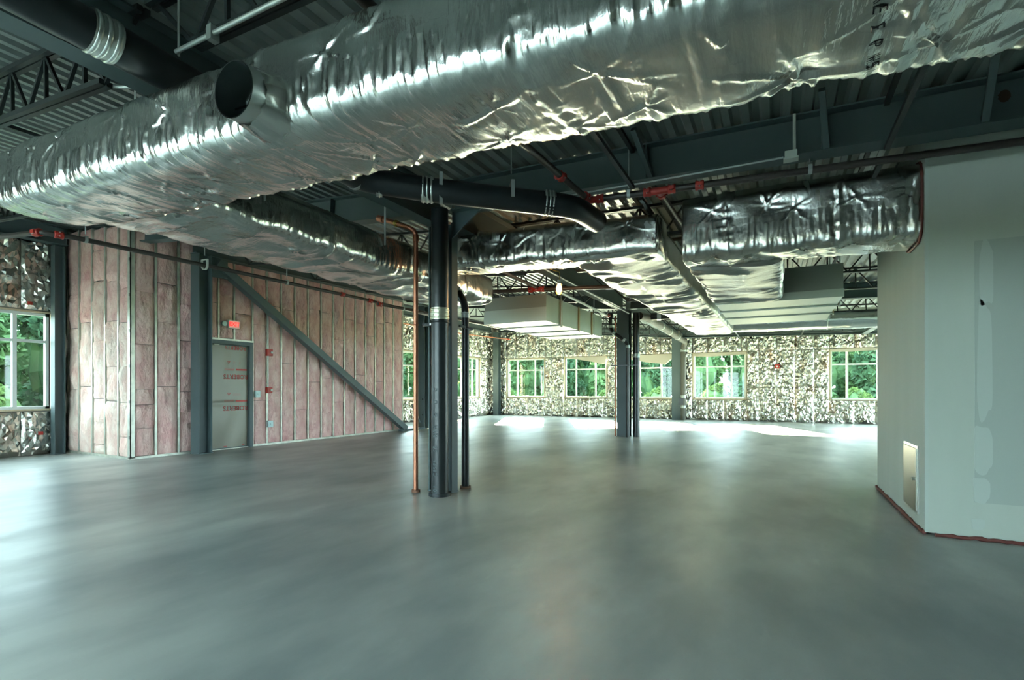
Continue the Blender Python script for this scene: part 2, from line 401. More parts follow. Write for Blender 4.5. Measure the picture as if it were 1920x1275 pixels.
# back wall
BW = [(-11.27, -9.36), (-8.37, -6.47), (-5.56, -3.68), (-2.93, -1.04), (1.70, 3.60), (5.2, 7.1)]
b = MB(); wall_boxes(b, 'x', YB+.02, .16, XL-.2, XR+.2, 4.4, [(p, q, WZ0, WZ1) for p, q in BW])
wb = tag(b.build('wall_back', M['board'], None), 'far wall of foil-faced insulation with a row of windows', 'wall', kind='structure')
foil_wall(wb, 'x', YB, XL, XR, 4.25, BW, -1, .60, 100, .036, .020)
wl_names = ['leftmost far wall window with white vertical streaks of trunks behind', 'second far wall window from the left under a diagonal plastic flap',
            'far wall window partly behind the middle steel column and black pipes', 'far wall window just right of the column standing at the wall',
            'rightmost far wall window, cut by the drywall partition', 'far wall window hidden behind the drywall partition']
flaps = [None, [(.12, 2.56), (.3, 2.52), (.5, 2.45), (.7, 2.38), (.88, 2.28), (1.0, 2.34)], [(.0, 2.46), (.2, 2.40), (.45, 2.30), (.68, 2.26), (.8, 2.20), (.9, 2.36), (1.0, 2.50)],
         [(.0, 2.50), (.3, 2.47), (.6, 2.49), (1.0, 2.52)], [(.0, 2.53), (.3, 2.51), (.7, 2.54), (1.0, 2.53)], None]
for i, (p, q) in enumerate(BW): window(i+1, 'x', YB+.02, p, q, wl_names[i], flaps[i], 1)

# left wall
LW = [(-.5, 1.4), (2.7, 4.52), (14.2, 16.1), (18.15, 20.05)]
LZ = [(WZ0, WZ1), (WZ0, WZ1), (WZ0, WZ1), (WZ0, WZ1)]
b = MB(); wall_boxes(b, 'y', XL-.02, -.16, YF-.2, YB+.2, 4.5, [(p, q, z[0], z[1]) for (p, q), z in zip(LW, LZ)])
wl = tag(b.build('wall_left', M['board'], None), 'left outer wall of crumpled foil insulation', 'wall', kind='structure')
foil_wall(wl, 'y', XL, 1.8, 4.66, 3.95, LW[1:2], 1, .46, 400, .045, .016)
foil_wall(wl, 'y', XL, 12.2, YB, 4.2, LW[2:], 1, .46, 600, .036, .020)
ln = ['left wall window just out of the frame', 'large window at the left edge beside the pink insulated wall',
      'left wall window seen in the slot behind the copper pipe', 'left wall window in the far corner behind the thin black pipe']
for i, (p, q) in enumerate(LW): window(7+i, 'y', XL-.02, p, q, ln[i], None, -1, LZ[i][0], LZ[i][1], WZT)
for y_, z_ in ((3.15, 3.18), (3.75, 3.2), (4.2, 2.75), (3.6, .66), (4.35, .40), (3.55, .14)):
    MB().box((XL+.06, y_-.035, z_-.03), (XL+.085, y_+.035, z_+.03)).build('red_tag', M['red'], wl)['label'] = 'small red tag on the foil'

# front wall behind the camera: storefront glazing; and the right-hand end wall
FW = [(-9.2, -7.2, .15, 3.2), (-7.0, -5.0, .15, 3.2), (-4.8, -2.8, .15, 3.2), (-2.6, -.6, .15, 3.2)]
b = MB(); wall_boxes(b, 'x', YF-.02, -.16, XL-.2, XR+.2, 4.4, FW)
tag(b.build('wall_front', M['drywall'], None), 'wall behind the camera with tall glazed openings', 'wall', kind='structure')
for i, (p, q, z0, z1) in enumerate(FW):
    window(12+i, 'x', YF-.02, p, q, 'tall glazed opening number %s from the left behind the camera' % ['one', 'two', 'three', 'four', 'five'][i], None, -1, z0, z1, 2.4)
RW = [(7.9, 10.2), (10.4, 12.7), (13.2, 15.5), (15.7, 18.0), (18.2, 20.5)]
b = MB(); wall_boxes(b, 'y', XR+.02, .16, YF-.2, YB+.2, 4.4, [(p, q, .15, 3.0) for p, q in RW])
tag(b.build('wall_right', M['drywall'], None), 'end wall on the right hidden behind the partition', 'wall', kind='structure')
for i, (p, q) in enumerate(RW):
    window(18+i, 'y', XR+.02, p, q, 'end wall glazing hidden behind the partition, %s from the front' % ['first', 'second', 'third', 'fourth', 'fifth'][i], None, 1, .15, 3.0, 2.3)

# drywall partition on the right
PX0, PY0, PY1 = 1.09, 5.31, 7.57
def ptop(x): return deckz(x)-.005
b = MB()
b.add([(PX0, PY0, .025), (XR-.02, PY0, .025), (XR-.02, PY1, .025), (PX0, PY1, .025), (PX0, PY0, ptop(PX0)), (XR-.02, PY0, ptop(XR)), (XR-.02, PY1, ptop(XR)), (PX0, PY1, ptop(PX0))],
      [(0, 3, 2, 1), (4, 5, 6, 7), (0, 1, 5, 4), (1, 2, 6, 5), (2, 3, 7, 6), (3, 0, 4, 7)])
part = tag(b.build('wall_partition', M['drywall'], None), 'pale primed drywall partition box on the right', 'wall', kind='structure')
MB().box((1.40, PY0-.003, .30), (4.2, PY0, 2.38)).build('gypsum_board', M['drywall2'], part)['label'] = 'darker unprimed board'
def blob(name, cx, cz, w, h, m, seed, thick=.004):
    n = 28; vs = []
    for k in range(n):
        a = 2*math.pi*k/n; c, s = math.cos(a), math.sin(a)
        rr = 1+.07*math.sin(3*a+seed)+.05*math.sin(5*a+2*seed)
        vs.append((cx+w/2*rr*math.copysign(abs(c)**.7, c), PY0-thick, cz+h/2*rr*math.copysign(abs(s)**.45, s)))
    b = MB(); b.add(vs+[(v[0], PY0, v[2]) for v in vs]+[(cx, PY0-thick, cz)], [(k, 2*n, (k+1) % n) for k in range(n)]+[(k, (k+1) % n, n+(k+1) % n, n+k) for k in range(n)]); return b.build(name, m, part)
for cx, cz, w, h in ((1.47, 2.11, .085, .50), (1.46, 1.42, .09, .92), (1.45, .72, .11, .38), (1.44, .40, .10, .20), (1.42, .13, .08, .09)):
    blob('mud_patch', cx, cz, w, h, M['mud'], cx*9+cz)
MB().box((PX0-.004, PY0-.004, .03), (PX0+.018, PY0+.018, ptop(PX0)-.02)).build('corner_bead', M['mud'], part)
# ragged red sealant at the foot of the partition
def ragged(name, p, q, n, nrm, seed, w=.02, h=.03):
    r = random.Random(seed); p, q = Vector(p), Vector(q); pts = [p.lerp(q, i/n)+Vector(nrm)*(.004+.010*r.random())+Vector((0, 0, .012*r.random())) for i in range(n+1)]
    MB().tube(pts, .016, 6, radii=[.012+.008*r.random() for _ in pts]).build(name, M['caulk'], part)
ragged('sealant_bead', (PX0, PY0+.02, .012), (PX0, PY1-.02, .012), 40, (-1, 0, 0), 3)
ragged('sealant_bead', (PX0+.06, PY0, .008), (1.95, PY0, .008), 22, (0, -1, 0), 4)
ragged('sealant_bead', (2.02, PY0, .008), (4.0, PY0, .008), 26, (0, -1, 0), 5)

# access panel
ap = thing('access_panel', (PX0, 5.78, .12), 'small stainless access door low on the drywall partition', 'access panel')
MB().box((PX0-.012, 5.52, .12), (PX0, 6.05, .71)).build('panel_frame', M['clamp'], ap)
MB().box((PX0-.02, 5.545, .145), (PX0-.012, 6.025, .685)).build('panel_door', mat('brushed_steel', (.30, .30, .26, 1), .38, .9, bump=.05, bscale=60, stretch=(1, 1, .05)), ap)
MB().tube([(PX0-.02, 5.565, .42), (PX0-.045, 5.565, .42)], .014, 12).build('latch', M['clamp'], ap)

# ------------------------------------------------------------------ pink insulated enclosure (stair walls)
EX, EY0, EY1 = -9.78, 4.77, 12.05
def batt(parent, along, pos, a0, a1, z0, z1, n, seed, m, puff=.05, pinch=.45):
    w, h = a1-a0, z1-z0; nx = 12; nz = max(4, int(h/.055))
    s, t = np.meshgrid(np.linspace(0, 1, nx+1), np.linspace(0, 1, nz+1))
    A = a0+s*w; Z = z0+t*h
    es = 1-np.abs(2*s-1)**3.2; et = 1-(.95 if seed % 4 == 0 and pinch > .3 else pinch)*np.abs(2*t-1)**(max(10, 22*h))
    wob = .020*vnoise(Z*4.5, s*0+seed*.37, seed)-.002
    A = A+wob*np.where(s < .5, 1, -1)*(np.abs(2*s-1)**3)
    d = -.030+puff*1.25*es*et*(.72+.55*vnoise(A*4+.3*seed, Z*2.2, seed))+.018*vnoise(A*7, Z*2.6, seed+2)*es*et+.007*ridge(vnoise(A*6, Z*7, seed+6))*es*et+.012*vnoise(A*14, Z*11, seed+3)*es*et+.008*vnoise(A*30, Z*24, seed+9)*es*et
    V = (np.stack([A, pos+n*d, Z], -1) if along == 'x' else np.stack([pos+n*d, A, Z], -1)).reshape(-1, 3); F = []
    for j in range(nz):
        for i in range(nx): q = j*(nx+1)+i; F.append((q, q+1, q+nx+2, q+nx+1))
    arr_mesh('insulation_batt', V, F, m, parent)
def etop(x): return deckz(x)-.06
# face towards the camera
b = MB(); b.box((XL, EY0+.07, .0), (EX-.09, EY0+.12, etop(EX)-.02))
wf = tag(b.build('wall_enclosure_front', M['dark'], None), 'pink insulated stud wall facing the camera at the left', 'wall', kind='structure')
SX = [-11.98, -11.56, -11.08, -10.63, -10.19, -9.81]
seamsF = [[2.97, 2.34, 1.2], [2.43, 1.25], [3.7, 3.15, 2.07, 1.03, .61, .21], [3.1, 2.4, 1.6, .99], [2.95, 2.35, 1.6, .97, .37]]
for i, x in enumerate(SX[:-1]):
    MB().box((x-.018, EY0-.002, .03), (x+.018, EY0+.07, etop(x))).build('stud', M['stud'], wf)
    zs = [etop(x+.2)-.02]+seamsF[i]+[.04]
    for k in range(len(zs)-1):
        z1, z0 = zs[k], zs[k+1]
        batt(wf, 'x', EY0, x+.013, SX[i+1]-.013, z0+.001+.006*(k % 2), z1-.001, -1, 31*i+k, M['pink'] if z0 > 2.2 else M['cream'])  # low batts take the paler colour that carries the window light
MB().box((XL, EY0-.012, 0), (EX, EY0+.07, .04)).build('bottom_track', M['stud'], wf)
b = MB(); b.box((EX-.075, EY0-.012, .02), (EX+.012, EY0+.002, etop(EX))); b.box((EX-.002, EY0-.012, .02), (EX+.012, EY0+.06, etop(EX)))
b.build('corner_stud', M['stud'], wf)
for z in np.arange(.35, 4.0, .61):
    MB().box((EX-.035, EY0-.0145, z), (EX-.015, EY0-.0115, z+.05)).build('stud_punch', M['ink'], wf)
# long side face
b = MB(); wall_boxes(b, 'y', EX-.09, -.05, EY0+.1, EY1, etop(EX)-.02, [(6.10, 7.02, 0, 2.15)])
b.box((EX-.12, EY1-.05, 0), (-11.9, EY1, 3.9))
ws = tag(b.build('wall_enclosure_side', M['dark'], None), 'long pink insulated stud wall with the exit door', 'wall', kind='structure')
SY = [4.80, 5.17, 5.56, 6.09, 6.32, 6.65, 7.06, 7.40, 7.76, 8.12, 8.49, 8.88, 9.26, 9.63, 10.01, 10.39, 10.76, 11.13, 11.50, 11.92]
spec = {0: [2.9, 1.98, 1.2, .93, .52], 1: [3.1, 2.4, 1.25], 2: [2.78, 2.1, 1.6, 1.15, .78], 3: [2.9], 4: [3.05], 5: [2.75]}
zt = etop(EX)
for i in range(len(SY)-1):
    y0, y1 = SY[i], SY[i+1]; door = 3 <= i <= 5
    zb = 2.22 if door else .04
    if i: MB().box((EX-.07, y0-.017, zb-.01), (EX+.002, y0+.017, zt)).build('stud', M['stud'], ws)
    rr = random.Random(i)
    sm = spec.get(i, [2.9+.35*rr.random(), 1.05+.75*rr.random()] if i % 3 else [2.25+.4*rr.random(), .55+.5*rr.random()])
    zs = [zt-.02]+sm+[zb]
    for k in range(len(zs)-1):
        batt(ws, 'y', EX, y0+.012, y1-.012, zs[k+1]+.001+.005*((i+k) % 2), zs[k]-.001, 1, 700+31*i+k, M['pink'], .055, .45 if i < 6 else .22)
MB().box((EX-.07, SY[-1]-.02, .03), (EX+.004, SY[-1]+.02, zt)).build('stud', M['stud'], ws)
MB().box((EX-.07, EY0, 0), (EX+.012, 6.09, .04)).build('bottom_track', M['stud'], ws)
MB().box((EX-.07, 7.05, 0), (EX+.012, EY1, .04)).build('bottom_track', M['stud'], ws)
MB().box((EX-.07, 6.06, 2.18), (EX+.012, 7.08, 2.215)).build('header_track', M['stud'], ws)

# exit door behind printed protective film
dr = thing('door_1', (EX, 6.56, 0), 'exit door wrapped in grey film with upside-down red printing', 'door', kind='structure')
b = MB(); b.box((EX-.12, 6.10, 0), (EX+.035, 6.155, 2.175)); b.box((EX-.12, 6.965, 0), (EX+.035, 7.04, 2.175)); b.box((EX-.12, 6.155, 2.10), (EX+.035, 6.965, 2.175))
b.build('door_frame', M['steel'], dr)
MB().box((EX-.10, 6.155, .012), (EX-.055, 6.965, 2.10)).build('door_leaf', M['steel'], dr)
ny, nz = 24, 56; s, t = np.meshgrid(np.linspace(0, 1, ny+1), np.linspace(0, 1, nz+1))
dd = .012+.012*vnoise(s*3, t*4, 3)+.012*ridge(vnoise(s*5-t*2, t*2.2, 8))*np.exp(-((t-.75)/.25)**2)-.014*np.exp(-((t-.435)/.012)**2)
V = np.stack([EX-.055+dd, 6.16+s*.80, .03+t*2.05], -1).reshape(-1, 3)
F = [(j*(ny+1)+i, j*(ny+1)+i+1, (j+1)*(ny+1)+i+1, (j+1)*(ny+1)+i) for j in range(nz) for i in range(ny)]
arr_mesh('protective_film', V, F, M['film'], dr)['label'] = 'grey plastic film with red print'
FX = EX-.014
# the words stand upside down on the film: right runs towards -y, up points down
for zc in (2.045, 1.46, .82): put_text('printed_word', 'ROBERTS', .128 if zc < 2 else .11, M['print'], (FX, 6.70, zc), (0, -1, 0), (0, 0, -1), dr, .0012)
for zc in (1.585, .945):
    b = MB()
    for k in range(3): b.box((FX-.001, 6.46, zc+.018*k), (FX+.001, 6.66, zc+.006+.018*k))
    b.build('fine_print', M['print'], dr)
    MB().box((FX-.001, 6.70, zc), (FX+.001, 6.95, zc+.035)).build('printed_bar', M['print'], dr)
    b = MB()
    for k in range(4): b.box((FX-.001, 6.64, zc+.13+.016*k), (FX+.001, 6.82-.02*(k % 2), zc+.135+.016*k))
    b.build('fine_print', mat('faint_red_print', (.34, .17, .14, 1), .5), dr)
    b = MB(); tri = [Vector((FX, 6.555+.034*math.cos(a), zc+.165-.034*math.sin(a))) for a in (math.pi/2, math.pi*7/6, math.pi*11/6)]
    for k in range(3): b.bar(tri[k], tri[(k+1) % 3], .009, .004, (1, 0, 0))
    b.build('triangle_mark', M['print'], dr)
MB().box((FX-.001, 6.45, .045), (FX+.001, 6.9, .06)).build('fine_print', M['print'], dr)
film = [o for o in dr.children if o.name.startswith('protective_film')][0]
fv = np.empty(len(film.data.vertices)*3); film.data.vertices.foreach_get('co', fv); fv = fv.reshape(-1, 3)
for o in dr.children:                                     # the print lies on the rippled film
    if o.name.split('.')[0] in ('printed_word', 'fine_print', 'printed_bar', 'triangle_mark'):
        for vtx in o.data.vertices:
            k = np.argsort((fv[:, 1]-vtx.co.y)**2+(fv[:, 2]-vtx.co.z)**2)[:4]; vtx.co.x = fv[k, 0].max()+.002+(.001 if vtx.index % 2 else 0)
MB().box((EX-.06, 6.22, 2.075), (EX+.01, 6.33, 2.095)).build('closer_bracket', M['white'], dr)
MB().box((EX-.08, 6.155, 0), (EX-.01, 6.965, .012)).build('threshold', M['stud'], dr)

# ------------------------------------------------------------------ steel frame
def h_section(b, p0, p1, depth_dir, width_dir, depth, width, tf=.014, tw=.010):
    """H section extruded from p0 to p1; returns separate meshes for two flanges and the web"""
    p0, p1 = Vector(p0), Vector(p1); D, W = Vector(depth_dir).normalized(), Vector(width_dir).normalized()
    out = []
    def slab(c, a, ha, c2, hb):
        vs = [e+c+a*sa*ha+c2*sb*hb for e in (p0, p1) for sa, sb in ((-1, -1), (1, -1), (1, 1), (-1, 1))]
        return MB().add(vs, [(3, 2, 1, 0), (4, 5, 6, 7), (0, 1, 5, 4), (1, 2, 6, 5), (2, 3, 7, 6), (3, 0, 4, 7)])
    out.append(('flange', slab(D*(depth/2-tf/2), D, tf/2, W, width/2)))
    out.append(('flange', slab(-D*(depth/2-tf/2), D, tf/2, W, width/2)))
    out.append(('web', slab(Vector(), D, depth/2-tf, W, tw/2)))
    return out
def column(x, y, ztop, depth_dir, depth, width, label, m=None, plate=True, holes=()):
    c = thing('steel_column', (x, y, 0), label, 'column')
    W = Vector((0, 0, 1)).cross(Vector(depth_dir))
    for nm, mb in h_section(None, (x, y, .012), (x, y, ztop), depth_dir, W, depth, width): mb.build(nm, m or M['steel'], c)
    if plate: MB().box((x-depth*.5-.008, y-width*.5-.008, 0), (x+depth*.5+.008, y+width*.5+.008, .012)).build('base_plate', m or M['steel'], c)
    for hx, hy, hz in holes: MB().tube([(hx, hy, hz), (hx, hy-.004, hz)], .025, 10).build('bolt_hole', M['ink'], c)
    return c
column(-3.50, 5.0, 3.13, (1, 0, 0), .33, .125, 'near grey steel column in the middle with a black pipe in its channel')
column(-3.46, 12.95, 3.2, (0, 1, 0), .30, .29, 'grey steel column in the middle distance between two black pipes')
column(-3.50, 21.03, 3.3, (0, 1, 0), .30, .36, 'grey steel column standing against the far wall')
column(-9.58, 5.86, 3.72, (0, 1, 0), .25, .26, 'grey steel column in front of the pink wall left of the exit door')
column(-9.66, 12.75, 3.75, (0, 1, 0), .22, .24, 'grey steel column beyond the end of the pink wall', holes=((-9.60, 12.635, .9), (-9.60, 12.635, .42)))
column(-11.62, 20.95, 3.86, (0, 1, 0), .25, .28, 'grey steel column in the far left corner')
column(-11.86, 4.58, 3.86, (0, 1, 0), .16, .16, 'dark steel column in the gap between foil wall and pink wall')

def beam(p0, p1, depth, width, label, stiff=()):
    """p0, p1 are at the bottom of the beam"""
    p0, p1 = Vector(p0), Vector(p1); up = Vector((0, 0, 1)); d = (p1-p0).normalized(); W = d.cross(up).normalized(); U = W.cross(d).normalized()
    c = thing('steel_beam', (p0+p1)/2, label, 'beam')
    for nm, mb in h_section(None, p0+U*depth/2, p1+U*depth/2, U, W, depth, width): mb.build(nm, M['steel'], c)
    for t in stiff:
        q = p0.lerp(p1, t)
        for s in (-1, 1): MB().bar(q+U*.014+W*s*width*.27, q+U*(depth-.014)+W*s*width*.27, .012, width*.44, W).build('stiffener', M['steel'], c)
    return c
bz = lambda x: deckz(x)-.005-.335
beam((-9.7, 4.95, bz(-9.7)), (-3.72, 4.95, bz(-3.72)), .335, .17, 'sloping grey roof beam left of the near column', (.5, .75))
beam((-3.30, 4.95, bz(-3.30)), (2.65, 4.95, bz(2.65)), .335, .20, 'deep grey roof beam crossing right of the near column', (.37, .61, .84))
beam((2.65, 4.95, bz(2.65)), (XR, 4.95, bz(XR)), .335, .20, 'roof beam over the drywall partition at the right')
beam((-9.7, 12.95, bz(-9.7)), (-3.62, 12.95, bz(-3.62)), .335, .17, 'grey roof beam left of the middle distance column')
beam((-3.30, 12.95, bz(-3.30)), (XR, 12.95, bz(XR)), .335, .20, 'grey roof beam right of the middle distance column')
beam((-11.6, 21.08, bz(-11.6)), (-3.62, 21.08, bz(-3.62)), .335, .17, 'roof beam along the far wall left of its column')
beam((-3.3, 21.08, bz(-3.3)), (XR, 21.08, bz(XR)), .335, .17, 'roof beam along the far wall right of its column')
beam((-3.615, YF, 3.14), (-3.615, 5.10, 3.14), .43, .17, 'grey girder running from overhead onto the near column')
beam((-3.46, 5.14, 3.14), (-3.46, 12.80, 3.20), .40, .20, 'grey girder between near and middle distance columns, lit by the bulb')
beam((-3.46, 13.1, 3.20), (-3.46, 20.9, 3.22), .35, .18, 'grey girder from the middle distance column to the far wall')
beam((-9.58, 5.70, 3.72), (-9.58, 12.9, 3.74), .33, .20, 'grey beam on top of the pink wall columns')
beam((-11.84, YF, 3.88), (-11.84, 4.7, 3.88), .33, .2, 'dark edge beam above the foil wall at the left edge')
beam((-11.84, 12.1, 3.84), (-11.84, 20.8, 3.84), .36, .2, 'grey edge beam above the far left windows')
beam((2.65, 7.62, deckz(2.65)-.36), (2.65, 20.9, deckz(2.65)-.36), .35, .18, 'roof girder behind the drywall partition')
# gusset plates at the near column
g = thing('gusset_plate', (-3.1, 4.97, 3.0), 'grey triangular gusset between near column and roof beam', 'gusset')
MB().add([(-3.33, 4.94, 3.24), (-2.95, 4.94, 3.23), (-3.33, 4.94, 2.95), (-3.33, 4.96, 3.24), (-2.95, 4.96, 3.23), (-3.33, 4.96, 2.95)], [(0, 2, 1), (3, 4, 5), (0, 1, 4, 3), (1, 2, 5, 4), (2, 0, 3, 5)]).build('plate', M['steel'], g)

# diagonal brace on the pink wall
br = thing('diagonal_brace', (-9.55, 11.7, 0), 'diagonal grey steel tube brace across the pink wall', 'brace')
MB().bar((-9.55, 6.12, 3.62), (-9.55, 11.75, .06), .15, .16, (1, 0, 0)).build('brace_tube', M['steel'], br)
MB().box((-9.63, 11.55, 0), (-9.47, 12.6, .05)).build('foot_plate', M['steel'], br)
MB().box((-9.57, 5.98, 3.35), (-9.54, 6.35, 3.72)).build('top_gusset', M['steel'], br)
b2 = thing('corner_brace', (-9.66, 12.5, 0), 'short steel kicker at the end of the pink wall', 'brace')
MB().bar((-9.7, 12.25, .75), (-9.7, 12.62, .18), .05, .05).build('brace_tube', M['steel'], b2)

def joist(y, x0, x1, label, group, depth=.37, endgap=.45):
    c = thing('roof_joist', ((x0+x1)/2, y, deckz((x0+x1)/2)-.2), label, 'joist', group)
    zt_ = lambda x: deckz(x)-.02
    for s in (-1, 1):
        MB().bar((x0, y+s*.022, zt_(x0)), (x1, y+s*.022, zt_(x1)), .034, .034).build('top_chord', M['joist'], c)
        MB().bar((x0+endgap, y+s*.022, zt_(x0+endgap)-depth), (x1-endgap, y+s*.022, zt_(x1-endgap)-depth), .034, .034).build('bottom_chord', M['joist'], c)
    n = max(2, round((x1-x0-2*endgap)/.55)); xs = [x0+endgap+(x1-x0-2*endgap)*k/n for k in range(n+1)]
    def web(xa, za, xb, zb): MB().bar((xa, y, za), (xb, y, zb), .022, .022).build('web_member', M['joist'], c)
    web(x0+.06, zt_(x0), xs[0], zt_(xs[0])-depth); web(xs[-1], zt_(xs[-1])-depth, x1-.06, zt_(x1))
    for k in range(n):
        m_ = (xs[k]+xs[k+1])/2
        web(xs[k], zt_(xs[k])-depth, m_, zt_(m_)); web(m_, zt_(m_), xs[k+1], zt_(xs[k+1])-depth)
        web(m_, zt_(m_), m_+.01, zt_(m_)-depth)
jn = {-1.26: 'behind the camera', .26: 'nearest overhead', 1.78: 'above the nearest part of the main duct', 3.3: 'just before the near column line'}
Ys = [-1.26, .26, 1.78, 3.3, 6.55, 8.15, 9.75, 11.35, 14.55, 16.15, 17.75, 19.4]
ordn = ['first', 'second', 'third', 'fourth', 'fifth', 'sixth', 'seventh', 'eighth', 'ninth', 'tenth', 'eleventh', 'twelfth']
for i, y in enumerate(Ys):
    x0 = -9.6 if y > 5 else -11.75
    joist(y, x0, -3.5, 'dark open web joist in the left bay, %s from the camera end' % ordn[i], 'open web joists in the left bay')
    joist(y, -3.42, 2.6, 'dark open web joist right of the girder line, %s from the camera end' % ordn[i], 'open web joists in the middle bay')
    if y > 7.6 or y < 4: joist(y, 2.7, XR-.05, 'dark open web joist in the right bay, %s from the camera end' % ordn[i], 'open web joists in the right bay')
for xb, dz in ((-6.6, .37), (-6.6, .03), (-1.2, .37), (-1.2, .03), (.75, .37), (.75, .03)):
    for y0, y1 in ((YF+.2, 4.8), (5.1, 12.8), (13.1, 20.9)):
        o = MB().bar((xb, y0, deckz(xb)-.02-dz-.035), (xb, y1, deckz(xb)-.02-dz-.035), .035, .035).build('bridging_angle', M['joist'])
        tag(o, 'dark bridging angle under the %s joists, %s, %s' % ('left bay' if xb < -4 else 'middle bay', 'lower line' if dz > .1 else 'upper line', {YF+.2: 'near part', 5.1: 'middle part', 13.1: 'far part'}[y0] + (' nearer the partition' if xb > 0 else '')), 'bridging', 'bridging angles between the joists')
# kicker braces at the big beam
for i, (xk, zk) in enumerate(((-1.05, 3.20), (.36, 3.17), (1.34, 3.15))):
    o = MB().bar((xk-.06, 4.45, deckz(xk)-.05), (xk, 4.86, zk), .045, .045).build('kicker_brace', M['steel'])
    tag(o, ['steel angle kicker on the deep roof beam, above the red tee', 'steel angle kicker on the deep roof beam, beside the conduit drop', 'steel angle kicker on the deep roof beam, nearest the drywall'][i], 'brace', 'kickers on the deep roof beam')

# ------------------------------------------------------------------ foil-wrapped ducts
def duct(parent, name, path, n=96, du=.03, sup=5.0, seed=1, seam=1.2, pins=.42, swag=0.0, trans=.006, lump=.012, caps=(True, True), m=None, round_=False):
    """path: list of (x, y, zc, half width, half height); lofts a pillowed, creased wrap along it"""
    P = np.array([p[:3] for p in path], float); HW = np.array([p[3] for p in path], float); HH = np.array([p[4] for p in path], float)
    L = np.concatenate([[0], np.cumsum(np.linalg.norm(np.diff(P, axis=0), axis=1))]); N = max(4, int(L[-1]/du))
    u = np.linspace(0, L[-1], N+1); C = np.stack([np.interp(u, L, P[:, k]) for k in range(3)], -1)
    T = np.gradient(C, axis=0); T[:, 2] = 0; T /= np.linalg.norm(T, axis=1)[:, None]
    Rt = np.stack([T[:, 1], -T[:, 0], np.zeros(len(u))], -1)
    hw, hh = np.interp(u, L, HW), np.interp(u, L, HH)
    ex = 2.0/sup if not round_ else 1.0
    # parameter spread evenly along the outline, starting at the top
    fine = np.linspace(.5*np.pi, 2.5*np.pi, 2001); X = np.sign(np.cos(fine))*np.abs(np.cos(fine))**ex*HW.mean(); Y = np.sign(np.sin(fine))*np.abs(np.sin(fine))**ex*HH.mean()
    cl = np.concatenate([[0], np.cumsum(np.hypot(np.diff(X), np.diff(Y)))]); a = np.interp(np.linspace(0, cl[-1], n, endpoint=False), cl, fine); v = np.linspace(0, cl[-1], n, endpoint=False)
    ca, sa = np.cos(a), np.sin(a); cx = np.sign(ca)*np.abs(ca)**ex; cz = np.sign(sa)*np.abs(sa)**ex
    U, Vv = np.meshgrid(u, v, indexing='ij')
    nx = np.sign(ca)*np.abs(ca)**(2-ex); nz = np.sign(sa)*np.abs(sa)**(2-ex); nl = np.hypot(nx, nz)+1e-9; nx, nz = nx/nl, nz/nl
    per = cl[-1]; vw = np.minimum(Vv, per-Vv)
    under = np.clip(-nz, 0, 1)[None, :]*np.ones_like(U); side = np.abs(nx)[None, :]*np.ones_like(U)
    fold = np.exp(-((np.abs(cx)-.93)/.10)**2)[None, :]*(cz < 0)[None, :]*1.0
    d = lump*vnoise(U*2.3, Vv*2.6, seed)+lump*.5*vnoise(U*5.1, Vv*5.3, seed+1)
    # creases that run across the duct, strongest where the wrap folds under
    d += trans*(.12+1.0*fold+.22*under)*ridge(vnoise(U*19, Vv*2.4, seed+2))+trans*(.06+1.1*fold)*ridge(vnoise(U*46, Vv*5, seed+3))+trans*.5*fold*vnoise(U*80, Vv*30, seed+4)
    if swag: d += -swag*under*np.abs(vnoise(U*4.2+.5*vnoise(U*2, Vv*3, seed+8), Vv*1.1, seed+4))**.8*1.6 + swag*.5*under
    rs = np.random.RandomState(seed)
    if pins:
        npin = int(L[-1]/pins); vb = per*.5                       # underside centre
        for row, (vc, amp) in enumerate(((vb+.15*per*.5, 1.0), (vb-.10*per*.5, .45), (vb+.30*per, .8), (vb-.30*per, .55))):
            for k in range(npin+1):
                pu = (k+.5*(row % 2)+rs.uniform(-.25, .25))*pins; pv = vc+rs.uniform(-.05, .05); am = amp*rs.uniform(.5, 1.25)
                i0, i1 = np.searchsorted(u, (pu-.42, pu+.42)); j0, j1 = np.searchsorted(v, (pv-.42, pv+.42))
                if i1-i0 < 3 or j1-j0 < 3: continue
                dx, dy = U[i0:i1, j0:j1]-pu, Vv[i0:i1, j0:j1]-pv; r = np.hypot(dx, dy)
                w = -.026*am*np.exp(-(r/.11)**2)
                for q in range(rs.randint(7, 12)):
                    th = rs.uniform(0, 2*np.pi); Lr = rs.uniform(.10, .36); bend = rs.uniform(-1.2, 1.2)
                    al = dx*np.cos(th)+dy*np.sin(th); pp = -dx*np.sin(th)+dy*np.cos(th)+bend*al*al
                    w = w+np.where(al > 0, .0145*am*np.exp(-(pp/(.006+.03*al))**2)*np.clip(1-al/Lr, 0, 1)*np.clip(al/.02, 0, 1), 0)
                d[i0:i1, j0:j1] += w
    if seam:
        us = seam*rs.uniform(.3, .7)
        while us < L[-1]:
            g_ = np.exp(-((U-us-.012*vnoise(Vv*9, U*0, seed))/.018)**2); g2 = np.exp(-((U-us)/.07)**2)
            d += .007*g_ + .009*g2*ridge(vnoise(U*30, Vv*14, seed+6))*.7; us += seam*rs.uniform(.85, 1.15)
    off = Rt[:, None, :]*((hw[:, None]*cx[None, :]+d*nx[None, :])[..., None])
    V = C[:, None, :]+off; V[..., 2] += hh[:, None]*cz[None, :]+d*nz[None, :]
    V = V.reshape(-1, 3); idx = np.arange((N+1)*n).reshape(N+1, n)
    F = np.stack([idx[:-1], np.roll(idx[:-1], -1, 1), np.roll(idx[1:], -1, 1), idx[1:]], -1).reshape(-1, 4).tolist()
    if caps[0]: F.append(idx[0][::-1].tolist())
    if caps[1]: F.append(idx[-1].tolist())
    o = arr_mesh(name, V, F, m or M['foil'], parent); me = o.data
